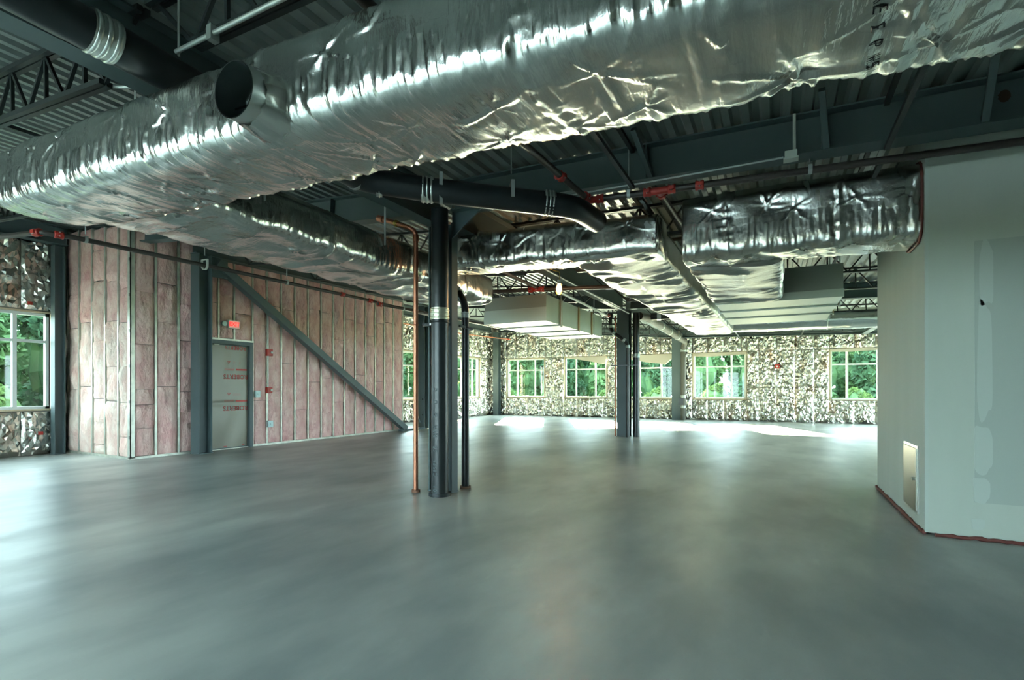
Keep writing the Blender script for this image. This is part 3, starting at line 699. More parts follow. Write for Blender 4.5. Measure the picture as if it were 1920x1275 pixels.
    li = np.empty(len(me.loops), np.int32); me.loops.foreach_get('vertex_index', li)
    uu, vv = u[li//n], v[li % n].copy(); q4 = np.arange(len(li))//4; nq = N*n*4
    big = np.zeros(len(li), bool); big[:nq] = np.repeat(vv[:nq].reshape(-1, 4).max(1) > per*.9, 4); vv[big & (vv < per*.1)] = per
    lay = me.uv_layers.new(name='wrap'); lay.data.foreach_set('uv', np.stack([uu, vv], -1).astype(np.float32).ravel())
    return o
def strap(parent, x, y, z0, along='y', hw=.3):
    """thin steel strap from the deck down one side"""
    zt_ = deckz(x)
    MB().box((x-.012, y-.002, z0), (x+.012, y+.002, zt_)).build('hanger_strap', M['galv'], parent)

zm = lambda x: 2.537-.045*x
md = thing('main_duct', (-1.3, 1.93, 2.4), 'large foil-wrapped air duct sweeping overhead across the whole picture', 'duct')
pth = [(3.2, 1.93, zm(3.2), .33, .235), (1.5, 1.93, zm(1.5), .33, .235), (-2.0, 1.93, zm(-2), .33, .23), (-4.4, 1.93, zm(-4.4), .33, .23), (-4.95, 1.91, zm(-4.95), .31, .23), (-5.2, 1.86, zm(-5.2), .26, .215), (-5.38, 1.80, zm(-5.38), .15, .17), (-5.45, 1.78, zm(-5.45), .03, .05)]
duct(md, 'foil_wrap', pth, n=190, du=.0125, seed=11, seam=1.25, pins=.40, trans=.009, lump=.008, swag=.004)
for xs_ in (-3.9, -1.45, .3): strap(md, xs_, 1.93, zm(xs_)+.2)
# short round spigot on the front face, with a damper blade inside
sp = MB(); cpt = Vector((-2.11, 1.43, 2.512)); n = 40
ax = Vector((.05, -1, -.06)).normalized()
for r0, r1 in ((.122, .122),):
    sp.tube([cpt-ax*.24, cpt-ax*.08, cpt], .122, n, caps=False)
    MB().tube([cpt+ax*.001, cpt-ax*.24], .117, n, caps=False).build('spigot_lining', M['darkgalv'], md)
sg = sp.build('spigot', M['collar'], md); sg['label'] = 'short round bare metal spigot'
u_ = Vector((0, 0, 1)); w_ = ax.cross(u_).normalized()
disc = MB(); dn = (ax*.55+u_*.83).normalized(); du_ = dn.cross(w_).normalized(); vs = [cpt-ax*.13+(w_*math.cos(a)+du_*math.sin(a))*.112 for a in np.linspace(0, 2*math.pi, 33)[:-1]]
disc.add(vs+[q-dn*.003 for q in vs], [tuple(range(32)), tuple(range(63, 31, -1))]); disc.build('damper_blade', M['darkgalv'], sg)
MB().tube([cpt-ax*.13-w_*.116, cpt-ax*.13+w_*.116], .005, 8).build('damper_rod', M['galv'], sg)
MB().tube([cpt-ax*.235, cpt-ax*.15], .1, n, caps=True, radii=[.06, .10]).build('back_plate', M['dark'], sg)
cw = MB(); pts = [cpt-ax*s for s in (.06, .09, .13, .17, .21)]; cw.tube(pts, .13, n, caps=False, radii=[.124, .132, .137, .146, .150])
rw = random.Random(5); cw.v = [tuple(Vector(p)+Vector((rw.uniform(-1, 1), rw.uniform(-1, 1), rw.uniform(-1, 1)))*.006) for p in cw.v]
cw.build('wrap_collar', M['foil'], md)
# print on the wrap
wrap = [o for o in md.children if o.name.startswith('foil_wrap')][0]
wv = np.empty(len(wrap.data.vertices)*3); wrap.data.vertices.foreach_get('co', wv); wv = wv.reshape(-1, 3); wv = wv[np.abs(wv[:, 0]-(.27+1.3)) < .25]; wv = wv[wv[:, 2] < .02+zm(.27)-2.4]
for k, ch in enumerate('RE.E.P.H51'):                     # printed down the underside, one letter after another
    if ch == '.': continue
    tx = put_text('printed_letter', ch, .054, M['ink'], (.262+.003*k, 1.765+.041*k, zm(.27)-.24), (.05, 1, 0), (1, -.05, 0), md)
    for vtx in tx.data.vertices:                          # lie on the creased foil
        vtx.co.z = wv[np.argmin((wv[:, 0]-vtx.co.x)**2+(wv[:, 1]-vtx.co.y)**2), 2]-.003

bd = thing('branch_duct', (-4.4, 4.3, 2.5), 'wide foil-wrapped branch duct running back from the main duct at left', 'duct')
duct(bd, 'foil_wrap', [(-4.45, 1.95, 2.775, .56, .225), (-4.43, 3.2, 2.77, .55, .225), (-4.41, 5.0, 2.745, .53, .23), (-4.40, 6.85, 2.73, .53, .235)], n=130, du=.022, sup=5, seed=23, seam=1.1, pins=.5, trans=.007, lump=.014, swag=.030)
for y_ in (2.9, 4.4): strap(bd, -3.86, y_, 2.8)
cd = thing('cross_duct', (-2.3, 5.75, 2.72), 'foil-wrapped cross duct passing just behind the near column', 'duct')
duct(cd, 'foil_wrap', [(-3.85, 5.75, 2.985, .29, .225), (-2.4, 5.75, 2.92, .29, .22), (-1.12, 5.75, 2.86, .30, .215)], n=130, du=.014, sup=5.5, seed=37, seam=.9, pins=.4, trans=.005, lump=.012, swag=.005, m=M['foilsoft'])
ld = thing('long_duct', (-1.65, 9.8, 2.6), 'long foil-wrapped duct running back with deep cross creases underneath', 'duct')
duct(ld, 'foil_wrap', [(-1.65, 5.5, 2.855, .52, .20), (-1.60, 8.0, 2.85, .51, .20), (-1.52, 11.0, 2.84, .48, .20), (-1.45, 14.4, 2.83, .46, .20)], n=120, du=.03, sup=6, seed=41, seam=1.1, pins=0, trans=.007, lump=.014, swag=.042, m=M['foildull'])
sd = thing('partition_duct', (.1, 5.7, 2.47), 'foil-wrapped duct entering the drywall partition at the right', 'duct')
duct(sd, 'foil_wrap', [(-.85, 5.68, 2.83, .29, .325), (.1, 5.67, 2.815, .28, .325), (1.10, 5.66, 2.795, .28, .325)], n=150, du=.012, sup=5.5, seed=53, seam=.85, pins=.36, trans=.004, lump=.014, swag=.004, m=M['foilsoft'])
duct(sd, 'takeoff_wrap', [(-.39, 5.8, 2.66, .46, .21), (-.39, 7.0, 2.655, .46, .21), (-.39, 8.0, 2.65, .46, .21)], n=110, du=.02, sup=6, seed=59, seam=0, pins=0, trans=.007, lump=.014, swag=.042, m=M['foildull'])
# firestop ring where it enters the wall
rg = [(PX0-.012, 5.66+.30*math.copysign(abs(math.cos(a))**.45, math.cos(a)), 2.795+.345*math.copysign(abs(math.sin(a))**.45, math.sin(a))) for a in np.linspace(0, 2*math.pi, 61)]
MB().tube(rg, .012, 6, caps=False, radii=[.008+.006*R.random() for _ in rg]).build('firestop_bead', M['caulk'], sd)
rd = thing('far_duct', (1.5, 14.9, 2.65), 'round foil-wrapped duct crossing in the distance before the far wall', 'duct')
duct(rd, 'foil_wrap', [(-1.6, 14.6, 2.93, .24, .24), (2.5, 14.75, 2.91, .24, .24), (7.5, 14.9, 2.88, .24, .24)], n=48, du=.05, seed=61, seam=1.2, pins=0, trans=.008, lump=.012, round_=True)
for x_ in (-.2, 1.1, 2.6):
    MB().tube([(x_, 14.68+.252*math.cos(a), 2.92+.252*math.sin(a)) for a in np.linspace(0, 2*math.pi, 33)], .008, 6, caps=False).build('band', M['clamp'], rd)
    strap(rd, x_, 14.68, 3.15)

# bare sheet-metal duct boxes
def sheet_box(name, x0, x1, y0, y1, z0, z1, ribs, label, lipz, taper=0.0):
    c = thing(name, ((x0+x1)/2, (y0+y1)/2, z0), label, 'duct')
    MB().box((x0, y0, z0), (x1, y1, z1)).build('duct_body', M['sheet'], c)
    MB().box((x0-.012, y0-.03, z0-.005), (x1+.012, y0, lipz)).build('end_cap', M['sheet'], c)
    MB().box((x0-.004, y0-.012, lipz), (x1+.004, y0, z1+.01)).build('end_panel', mat('grey_end_panel', (.30, .335, .29, 1), .5), c)
    for y in ribs:
        MB().box((x0-.02, y-.02, z0-.022), (x1+.02, y+.02, z0)).build('flange_joint', M['sheet'], c)
        MB().box((x1, y-.02, z0-.02), (x1+.03, y+.02, z1+.01)).build('flange_joint', mat('brass_tape', (.50, .42, .24, 1), .35, .5), c)
        for s_ in (x0-.012, x1+.022):
            MB().box((s_-.01, y-.035, z0-.04), (s_+.01, y+.035, z0-.022)).build('corner_clip', M['galv'], c)
    return c
u1 = sheet_box('metal_duct', -5.0, -3.72, 8.55, 11.9, 2.45, 2.93, (9.25, 10.25, 11.1), 'bare sheet metal duct box hanging left of centre', 2.70)
for y_ in (9.2, 11.2): 
    for x_ in (-5.03, -3.69): MB().box((x_-.008, y_-.008, 2.4), (x_+.008, y_+.008, deckz(x_))).build('hanger_rod', M['galv'], u1)
u2 = sheet_box('metal_duct', -.78, .78, 8.02, 10.6, 2.43, 2.86, (8.75, 9.6), 'bare sheet metal duct box right of the long foil duct', 2.53)
for y_ in (8.7, 10.3):
    for x_ in (-.81, .81): MB().box((x_-.008, y_-.008, 2.4), (x_+.008, y_+.008, deckz(x_))).build('hanger_rod', M['galv'], u2)

# ------------------------------------------------------------------ pipes
def pipe(name, pts, r, m, label, cat='pipe', fr=.12, n=18, group=None):
    pts = fillet(pts, fr) if len(pts) > 2 else [Vector(p) for p in pts]
    c = thing(name, pts[0], label, cat, group)
    MB().tube(pts, r, n).build('pipe_run', m, c); return c
def band(parent, p, d, r, L, name='clamp_band', m=None, ribs=3):
    p, d = Vector(p), Vector(d).normalized(); b = MB(); pts = []; rad = []
    b.tube([p-d*L/2, p+d*L/2], r+.006, 24)
    for k in range(ribs):
        q = p+d*L*((k+.5)/ribs-.5); b.tube([q-d*L*.09, q-d*L*.05, q+d*L*.05, q+d*L*.09], r, 24, caps=False, radii=[r+.006, r+.011, r+.011, r+.006])
    o = b.build(name, m or M['clamp'], parent); return o
def hanger(parent, p, d, r, top, m=None):
    """clevis strap round a pipe with a rod up to the deck"""
    p, d = Vector(p), Vector(d).normalized(); w = d.cross(Vector((0, 0, 1))).normalized()
    pts = [p+w*r*1.02*math.cos(a)+Vector((0, 0, 1))*r*1.02*math.sin(a) for a in np.linspace(math.pi*.98, math.pi*2.02, 16)]
    pts = [pts[0]+Vector((0, 0, r*1.2))]+pts+[pts[-1]+Vector((0, 0, r*1.2))]
    b = MB()
    for i in range(len(pts)-1): b.bar(pts[i], pts[i+1], .03, .006, (pts[i]+pts[i+1])/2-p if 0 < i < len(pts)-2 else w)
    b.bar(pts[0], pts[-1], .03, .006); o = b.build('clevis_hanger', m or M['galv'], parent)
    MB().tube([p+Vector((0, 0, r*2.2)), Vector((p.x, p.y, top))], .006, 8).build('hanger_rod', M['galv'], o); return o
def coupling(parent, p, d, r, L=.075, m=None):
    p, d = Vector(p), Vector(d).normalized(); b = MB(); w = d.cross(Vector((0, 0, 1)))
    w = Vector((1, 0, 0)) if w.length < .1 else w.normalized(); u = w.cross(d)
    b.tube([p-d*L/2, p-d*L*.4, p-d*L*.12, p+d*L*.12, p+d*L*.4, p+d*L/2], r, 16, radii=[r*1.25, r*1.5, r*1.32, r*1.32, r*1.5, r*1.25])
    o = b.build('coupling', m or M['red'], parent)
    for s in (-1, 1):
        q = p+w*s*r*1.5; bb = MB(); bb.bar(q-u*r*.55, q+u*r*.55, r*.7, L*.6, d); bb.build('bolt_lug', m or M['red'], o)
        MB().tube([q-u*r*.85, q+u*r*.85], .006, 8).build('bolt', M['clamp'], o)
    return o
def tee(parent, p, d, branch, r):
    p, d = Vector(p), Vector(d).normalized(); e = Vector(branch).normalized()
    MB().tube([p-d*.11, p+d*.11], r*1.12, 16).tube([p, p+e*.10], r*1.1, 16).build('tee_fitting', M['red'], parent)
    coupling(parent, p-d*.11, d, r, .07); coupling(parent, p+d*.11, d, r, .07); coupling(parent, p+e*.11, e, r*.95, .06)

# big black drain: from overhead left, under the main duct line, then bending right
bp = pipe('drain_pipe', [(-3.20, -1.2, 3.16), (-3.20, 3.35, 3.02), (-2.72, 3.72, 2.97), (-1.66, 4.46, 2.885), (-1.60, 4.95, 2.88)], .105, M['iron'], 'big black cast iron drain pipe overhead bending right at the near column', fr=.16, n=28)
band(bp, (-3.20, 1.42, 3.082), (0, 1, -.03), .105, .13)
band(bp, (-3.10, 3.46, 3.005), (.7, .6, 0), .105, .05, ribs=1)
band(bp, (-2.76, 3.70, 2.975), (1, .72, 0), .105, .11)
band(bp, (-1.86, 4.33, 2.908), (1, .7, -.07), .105, .10)
hanger(bp, (-2.66, 3.77, 2.965), (1, .7, 0), .105, deckz(-2.6))
hanger(bp, (-2.14, 4.13, 2.93), (1, .7, 0), .105, deckz(-2.1))
hanger(bp, (-3.20, 3.28, 3.02), (0, 1, 0), .105, deckz(-3.2))
# stack in front of the near column
st = pipe('drain_stack', [(-3.385, 4.77, .0), (-3.385, 4.77, 3.23)], .098, M['iron'], 'thick black drain stack standing against the near steel column', fr=.2, n=28)
band(st, (-3.385, 4.77, 2.05), (0, 0, 1), .098, .13, m=mat('pale_clamp', (.66, .66, .50, 1), .32, .8))
MB().tube([(-3.385, 4.77, 0), (-3.385, 4.77, .035)], .125, 20).build('floor_sleeve', M['iron'], st)
put_text('pipe_print', '301   CISPI   SS   NIM   D   U   C', .062, M['paleink'], (-3.385+.4586*.101-.035*.8886, 4.77-.8886*.101-.035*.4586, .62), (0, 0, 1), (-.8886, -.4586, 0), st, 0, 1.35)
# thin black pipe right of the column
tp = pipe('vent_pipe', [(-3.355, 5.26, .0), (-3.355, 5.26, 2.24), (-3.54, 5.26, 2.50), (-3.80, 5.26, 2.64)], .046, M['iron'], 'thin black vent pipe with a bend right of the near column', fr=.13)
band(tp, (-3.355, 5.26, 2.10), (0, 0, 1), .046, .07, ribs=2, m=M['galv']); band(tp, (-3.475, 5.26, 2.408), (-.58, 0, .81), .046, .06, ribs=2, m=M['galv'])
MB().tube([(-3.355, 5.26, 0), (-3.355, 5.26, .03)], .065, 16).build('floor_sleeve', mat('rusty_sleeve', (.16, .09, .05, 1), .8), tp)
# copper riser left of the column
cp = pipe('copper_pipe', [(-3.745, 4.80, .0), (-3.745, 4.80, 3.03), (-3.78, 4.74, 3.075), (-4.24, 4.78, 3.26)], .027, M['copper'], 'copper water pipe rising left of the near column', fr=.06)
band(cp, (-4.0, 4.76, 3.165), (-.46, .04, .18), .027, .05, 'brass_fitting', M['brass'], 2)
MB().tube([(-3.745, 4.80, 3.0), (-3.745, 4.80, 2.93)], .034, 16).build('elbow_socket', M['copper'], cp)
MB().tube([(-4.22, 4.78, 3.25), (-4.30, 4.785, 3.28)], .04, 16).build('pipe_cap', M['copper'], cp)
MB().tube([(-3.745, 4.80, 0), (-3.745, 4.80, .03)], .05, 14).build('floor_sleeve', mat('rusty_flange', (.22, .10, .06, 1), .8), cp)
# strut clamp that holds the three pipes to the column
ck = thing('strut_clamp', (-3.45, 4.87, 1.94), 'black steel strut clamping three pipes to the near column', 'clamp')
MB().bar((-3.70, 4.865, 1.955), (-3.36, 4.865, 1.955), .03, .03).build('strut', M['iron'], ck)
MB().bar((-3.36, 5.14, 1.955), (-3.30, 5.33, 1.935), .03, .03).bar((-3.40, 5.14, 1.955), (-3.46, 5.33, 1.935), .02, .02).build('strut', M['iron'], ck)
for q in ((-3.745, 4.80, 1.955, .031), (-3.355, 5.26, 1.945, .05), (-3.385, 4.77, 1.955, .102)):
    MB().tube([(q[0]+q[3]*math.cos(a), q[1]+q[3]*math.sin(a), q[2]) for a in np.linspace(0, 2*math.pi, 25)], .008, 6, caps=False).build('pipe_ring', M['copper'] if q[0] < -3.7 else M['iron'], ck)
for q in ((-3.56, 4.845, 1.955), (-3.33, 4.845, 1.955)): MB().tube([q, (q[0], q[1]-.015, q[2])], .012, 8).build('bolt', M['clamp'], ck)

# sprinkler main on the right, with branches and red grooved couplings
sp1 = [(-1.63, 4.79, 3.05), (-.97, 4.88, 3.05), (-.63, 4.93, 3.05), (1.1, 5.11, 3.05), (2.6, 5.26, 3.05)]
s1 = pipe('sprinkler_main', [(-1.63, 4.80, 3.05), (1.09, 5.085, 3.05), (2.4, 5.225, 3.05)], .03, M['sprink'], 'dark sprinkler main running right past the drywall with red couplings', fr=.02)
sdv = Vector((2.72, .285, 0)).normalized()
tee(s1, (-.97, 4.87, 3.05), sdv, (.0, 1, .02), .03); coupling(s1, (-.62, 4.906, 3.05), sdv, .03)
MB().tube([(-.97, 4.87, 3.05), (-.97, 6.6, 3.12)], .026, 16).build('branch_run', M['sprink'], s1)
hanger(s1, (-1.25, 4.84, 3.05), sdv, .03, deckz(-1.2)); hanger(s1, (.25, 4.997, 3.05), sdv, .03, 3.15)
s2 = pipe('sprinkler_branch', [(-1.68, .4, 2.97), (-1.68, 2.5, 2.99), (-1.63, 4.80, 3.05)], .028, M['sprink'], 'brown sprinkler branch dropping from the main duct to the red elbow', fr=.02)
coupling(s2, (-1.65, 4.10, 3.03), (0, 1, .03), .028); tee(s2, (-1.63, 4.80, 3.05), sdv, (0, -1, 0), .03)
# sprinkler line on the left
s3 = pipe('sprinkler_line', [(-7.94, 2.40, 2.90), (-7.08, 2.58, 2.90), (-6.99, 2.82, 2.90), (-6.9, 7.15, 2.90), (-7.0, 9.6, 2.88)], .028, M['sprink'], 'long dark sprinkler pipe crossing in front of the pink wall', fr=.05)
coupling(s3, (-7.12, 2.57, 2.90), (1, .2, 0), .03, .09); coupling(s3, (-7.02, 2.72, 2.90), (.2, 1, 0), .03, .08); coupling(s3, (-7.86, 2.42, 2.90), (1, .2, 0), .03, .09)
coupling(s3, (-6.90, 6.75, 2.90), (0, 1, 0), .028); coupling(s3, (-6.90, 7.45, 2.895), (0, 1, 0), .03, .09)
hanger(s3, (-6.99, 2.95, 2.90), (0, 1, 0), .03, deckz(-7)); hanger(s3, (-6.96, 4.3, 2.90), (0, 1, 0), .06, deckz(-7), M['white']); hanger(s3, (-6.93, 5.6, 2.90), (0, 1, 0), .03, deckz(-7))
s4 = pipe('sprinkler_drop', [(-6.62, 7.35, 2.80), (-6.45, 8.9, 2.79), (-6.3, 11.5, 2.78)], .03, M['sprink'], 'sprinkler branch in grey just below the long pipe, red cap at its end', fr=.02)
hanger(s4, (-6.55, 8.0, 2.795), (.1, 1, 0), .03, deckz(-6.55)); hanger(s4, (-6.33, 11.0, 2.782), (.1, 1, 0), .03, deckz(-6.33))
coupling(s4, (-6.62, 7.40, 2.80), (.1, 1, 0), .034, .09)
# sprinkler lines deeper in the room
s5 = pipe('sprinkler_main', [(-6.2, 8.05, 3.02), (-3.81, 8.25, 2.97), (-2.24, 8.62, 2.95)], .036, M['sprink'], 'dark sprinkler main under the girder beside the lit bulb', fr=.05)
tee(s5, (-3.78, 8.26, 2.97), (1, .12, 0), (0, -1, 0), .036); coupling(s5, (-2.30, 8.60, 2.95), (1, .2, 0), .036); 
s6 = pipe('sprinkler_branch', [(-3.74, 8.2, 2.98), (-3.80, 6.2, 3.06)], .026, M['sprink'], 'brown sprinkler branch behind the cross duct meeting the red tee')
s7 = pipe('sprinkler_branch', [(-3.42, 8.4, 2.93), (-3.55, 11.9, 2.94)], .026, M['galv'], 'pale sprinkler branch above the hanging metal duct box')
coupling(s7, (-3.54, 11.8, 2.94), (0, 1, 0), .03); coupling(s7, (-3.43, 8.45, 2.93), (0, 1, 0), .03)
s8 = pipe('conduit', [(-3.25, 7.0, 3.10), (-3.25, 12.6, 3.08)], .014, M['galv'], 'thin pale conduit under the girder behind the bulb')
s9 = pipe('sprinkler_branch', [(-11.3, 12.6, 3.45), (-11.3, 17.6, 3.45), (-10.2, 19.6, 3.35)], .022, M['copper'], 'thin reddish pipe below the far left edge beam', fr=.2)
coupling(s9, (-10.25, 19.5, 3.355), (1, 1.8, -.1), .026, .08)

# pipes at the middle distance column
p2 = pipe('drain_stack', [(-3.16, 12.98, 0), (-3.16, 12.98, 3.14)], .085, M['iron'], 'thick black pipe right of the middle distance column')
band(p2, (-3.16, 12.98, 2.05), (0, 0, 1), .085, .10, m=M['galv'])
p3 = pipe('vent_pipe', [(-3.315, 12.74, 0), (-3.315, 12.74, 2.36), (-3.76, 12.74, 2.70), (-3.76, 12.74, 3.15)], .045, M['iron'], 'thin black pipe jogging across the middle distance column', fr=.12)
for q, d in (((-3.315, 12.74, 2.27), (0, 0, 1)), ((-3.40, 12.74, 2.43), (-.8, 0, .6)), ((-3.76, 12.74, 2.80), (0, 0, 1)), ((-3.66, 12.74, 2.625), (-.8, 0, .6))): band(p3, q, d, .045, .07, ribs=2, m=M['galv'])
p3b = pipe('copper_pipe', [(-3.70, 13.0, 0), (-3.70, 13.0, 3.1)], .018, M['copper'], 'thin copper pipe left of the middle distance column')
k2 = tag(MB().bar((-3.74, 12.70, 1.80), (-3.05, 12.70, 1.80), .025, .025).build('strut_clamp', M['iron']), 'dark strut holding pipes to the middle distance column', 'clamp')
# drain leader sloping to the far wall column
p4 = pipe('drain_pipe', [(-3.12, 13.15, 3.08), (-3.02, 13.6, 3.10), (-3.12, 20.55, 3.02), (-3.24, 20.86, 2.85), (-3.24, 20.86, 0)], .10, M['iron'], 'grey drain pipe sloping back and down the far wall column', fr=.3, n=20)
p4.children[0].data.materials[0] = mat('dusty_pipe', (.085, .085, .07, 1), .5)
for y_ in (13.9, 15.6, 17.0, 18.6): band(p4, (-3.03-.012*(y_-13.6), y_, 3.10-.0115*(y_-13.6)), (0, 1, -.01), .10, .10, m=M['galv'])
for z_ in (2.72, .92, .52): band(p4, (-3.24, 20.86, z_), (0, 0, 1), .10, .10, m=M['galv'])
tag(MB().box((-3.40, 20.74, .60), (-3.22, 20.80, .86)).build('cleanout_fitting', M['iron'], p4), 'black cleanout plug')
p5 = pipe('drain_pipe', [(-2.95, 13.7, 3.12), (-2.3, 13.85, 3.14)], .10, M['iron'], 'black drain stub going right behind the middle distance beam')
band(p5, (-2.75, 13.75, 3.125), (1, .2, 0), .10, .1)

# conduit along the joist at upper left, junction box, small rods
cn = pipe('conduit', [(-3.05, 1.72, 3.13), (-1.75, 1.72, 3.12), (.6, 1.72, 3.06)], .013, M['galv'], 'bright steel conduit along the joist above the main duct', fr=.02)
MB().box((-2.74, 1.70, 3.09), (-2.70, 1.75, 3.17)).build('conduit_clip', M['galv'], cn)
MB().tube([(-3.06, 1.74, 3.12), (-3.06, 1.74, 3.56)], .007, 8).build('hanger_rod', M['galv'], cn)
c2 = pipe('conduit', [(-4.02, 1.80, 3.25), (-3.92, 1.86, 3.235), (-3.55, 2.02, 3.24)], .013, M['galv'], 'short bent conduit at the end of the left joist', fr=.05)
MB().tube([(-3.70, 1.97, 3.235), (-3.70, 1.97, 2.95)], .009, 8).build('hanger_rod', M['galv'], c2)
jb = thing('junction_box', (.11, 4.84, 3.11), 'small pale junction box under the deep roof beam', 'junction box')
MB().box((.06, 4.76, 3.10), (.15, 4.835, 3.155)).build('box_body', M['white'], jb); MB().box((.05, 4.755, 3.085), (.16, 4.84, 3.10)).build('cover_plate', M['white'], jb)
MB().tube([(.13, 4.80, 3.155), (.13, 4.80, 3.46)], .012, 10).build('conduit_drop', M['white'], jb)
MB().tube([(.05, 4.80, 3.12), (-1.0, 4.83, 3.135), (-1.9, 4.83, 3.15)], .009, 8).build('conduit_run', M['galv'], jb)
rod = pipe('hanger_rod', [(-6.0, 1.7, 2.95), (-6.0, 1.7, 3.74)], .008, M['galv'], 'thin steel rod hanging at the left edge above the duct', 'hanger', n=8)
MB().box((-6.03, 1.67, 2.93), (-5.97, 1.73, 2.99)).build('rod_clip', M['galv'], rod)

# work light bulb hanging from the girder
wl_ = thing('work_light', (-2.88, 7.1, 2.64), 'lit bare bulb in a cage hanging under the girder', 'lamp')
bx_, by_, bz_ = -2.88, 7.1, 2.70
MB().tube([(bx_, by_, bz_+.13), (bx_, by_, bz_+.07)], .028, 14).build('lamp_socket', M['white'], wl_)
MB().tube([(bx_, by_, bz_+.07), (bx_, by_, bz_+.05), (bx_, by_, bz_+.02), (bx_, by_, bz_-.02), (bx_, by_, bz_-.05), (bx_, by_, bz_-.062)], .03, 16, radii=[.016, .024, .036, .038, .026, .008]).build('bulb', M['bulb'], wl_)
for k in range(6):
    a = k*math.pi/3
    MB().tube([(bx_+math.cos(a)*r_, by_+math.sin(a)*r_, bz_+z_) for r_, z_ in ((.028, .09), (.048, .04), (.05, -.03), (.03, -.075), (.004, -.085))], .0025, 5).build('cage_wire', M['cable'], wl_)
cab = [Vector((bx_, by_, bz_+.13)), Vector((bx_+.02, by_, bz_+.25)), Vector((bx_-.12, by_+.1, bz_+.30)), Vector((bx_-.35, by_-.1, bz_+.42)), Vector((bx_-.48, by_-.3, 3.13))]
MB().tube(fillet(cab, .15), .006, 6).build('cable', M['cable'], wl_)
ptl = bpy.data.lights.new('bulb_light', 'POINT'); po = bpy.data.objects.new('bulb_light', ptl); col.objects.link(po); po.parent = wl_
po.location = Vector((bx_, by_, bz_-.10))-Vector(wl_.location); ptl.energy = 4.5; ptl.specular_factor = .15; ptl.color = (1, .55, .22); ptl.shadow_soft_size = .04

# ------------------------------------------------------------------ devices on the pink wall and foil walls
ex_ = thing('exit_sign', (-9.72, 6.57, 2.41), 'lit red EXIT sign above the film-wrapped door', 'sign')
MB().box((EX+.03, 6.46, 2.42), (EX+.10, 6.70, 2.585)).build('sign_box', M['white'], ex_)
MB().box((EX+.10, 6.475, 2.435), (EX+.104, 6.685, 2.57)).build('sign_face', M['exitred'], ex_)
put_text('sign_letters', 'EXIT', .115, M['exitlet'], (EX+.1055, 6.58, 2.502), (0, 1, 0), (0, 0, 1), ex_, .0035, .95)
MB().tube([(EX+.03, 6.40, 2.505), (EX+.07, 6.40, 2.505)], .05, 16).build('backbox', M['bluegrey'], ex_)
def wallbox(name, y0, y1, z0, z1, m, label, cat, strobe=False):
    c = thing(name, (EX+.04, (y0+y1)/2, z0), label, cat)
    MB().box((EX+.0, y0, z0), (EX+.055, y1, z1)).build('housing', m, c)
    MB().box((EX+.055, y0+.012, z0+.012), (EX+.062, y1-.012, z1-.012)).build('face_plate', m, c)
    if strobe: MB().tube([(EX+.06, y0+(y1-y0)*.72, (z0+z1)/2), (EX+.085, y0+(y1-y0)*.72, (z0+z1)/2)], .024, 12).build('strobe_lens', M['white'], c)
    else: MB().box((EX+.062, (y0+y1)/2-.012, (z0+z1)/2-.02), (EX+.07, (y0+y1)/2+.012, (z0+z1)/2+.02)).build('face_insert', m, c)
    return c
wallbox('fire_alarm', 7.36, 7.50, 1.92, 2.07, M['red'], 'red fire alarm strobe on the pink wall right of the door', 'alarm', True)
wallbox('alarm_pull', 7.36, 7.49, 1.12, 1.25, M['red'], 'dark red pull station below the strobe on the pink wall', 'alarm', True)
wallbox('switch_box', 7.085, 7.20, 1.03, 1.17, M['bluegrey'], 'pale switch box beside the exit door frame', 'switch')
wallbox('outlet_box', 7.385, 7.51, .38, .52, M['bluegrey'], 'pale outlet box low on the pink wall', 'outlet')
fa = thing('fire_alarm', (-.05, YB-.1, 2.0), 'small red fire alarm on the foil wall between two far windows', 'alarm')
qx = 0.02
MB().box((qx-.08, YB-.13, 1.96), (qx+.08, YB-.06, 2.12)).build('housing', M['red'], fa); MB().tube([(qx, YB-.13, 2.04), (qx, YB-.15, 2.04)], .03, 12).build('strobe_lens', M['white'], fa)
fb = thing('fire_alarm', (-11.95, 17.35, 2.0), 'small red alarm on the left foil wall behind the pipes', 'alarm')
MB().box((-11.95, 17.27, 1.95), (-11.86, 17.42, 2.16)).build('housing', M['red'], fb); MB().tube([(-11.86, 17.35, 2.08), (-11.84, 17.35, 2.08)], .03, 12).build('strobe_lens', M['white'], fb)

# ------------------------------------------------------------------ trees outside
def crown_mesh(name, seed, rad, h, nleaf, leaf, m):
    rs = np.random.RandomState(seed); V = []; F = []
    nb = 9; cs = [(rs.uniform(-.55, .55)*rad, rs.uniform(-.55, .55)*rad, h*(.22+.62*k/(nb-1)), rad*(.55+.3*rs.rand())*(1-.3*k/(nb-1))) for k in range(nb)]
    for i in range(nleaf):
        c = cs[i % nb]; dv = rs.normal(size=3); dv /= np.linalg.norm(dv); p = np.array(c[:3])+dv*c[3]*rs.uniform(.65, 1.05)
        p[2] = max(p[2], .15)
        a = rs.normal(size=3); a /= np.linalg.norm(a); b_ = np.cross(a, rs.normal(size=3)); b_ /= np.linalg.norm(b_)
        l_ = leaf*rs.uniform(.6, 1.3); o = len(V)
        V += [p-a*l_, p+b_*l_*.45, p+a*l_, p-b_*l_*.45]; F.append((o, o+1, o+2, o+3))
    me = bpy.data.meshes.new(name); me.from_pydata([tuple(map(float, q)) for q in V], [], F); me.materials.append(m); me.update(); return me
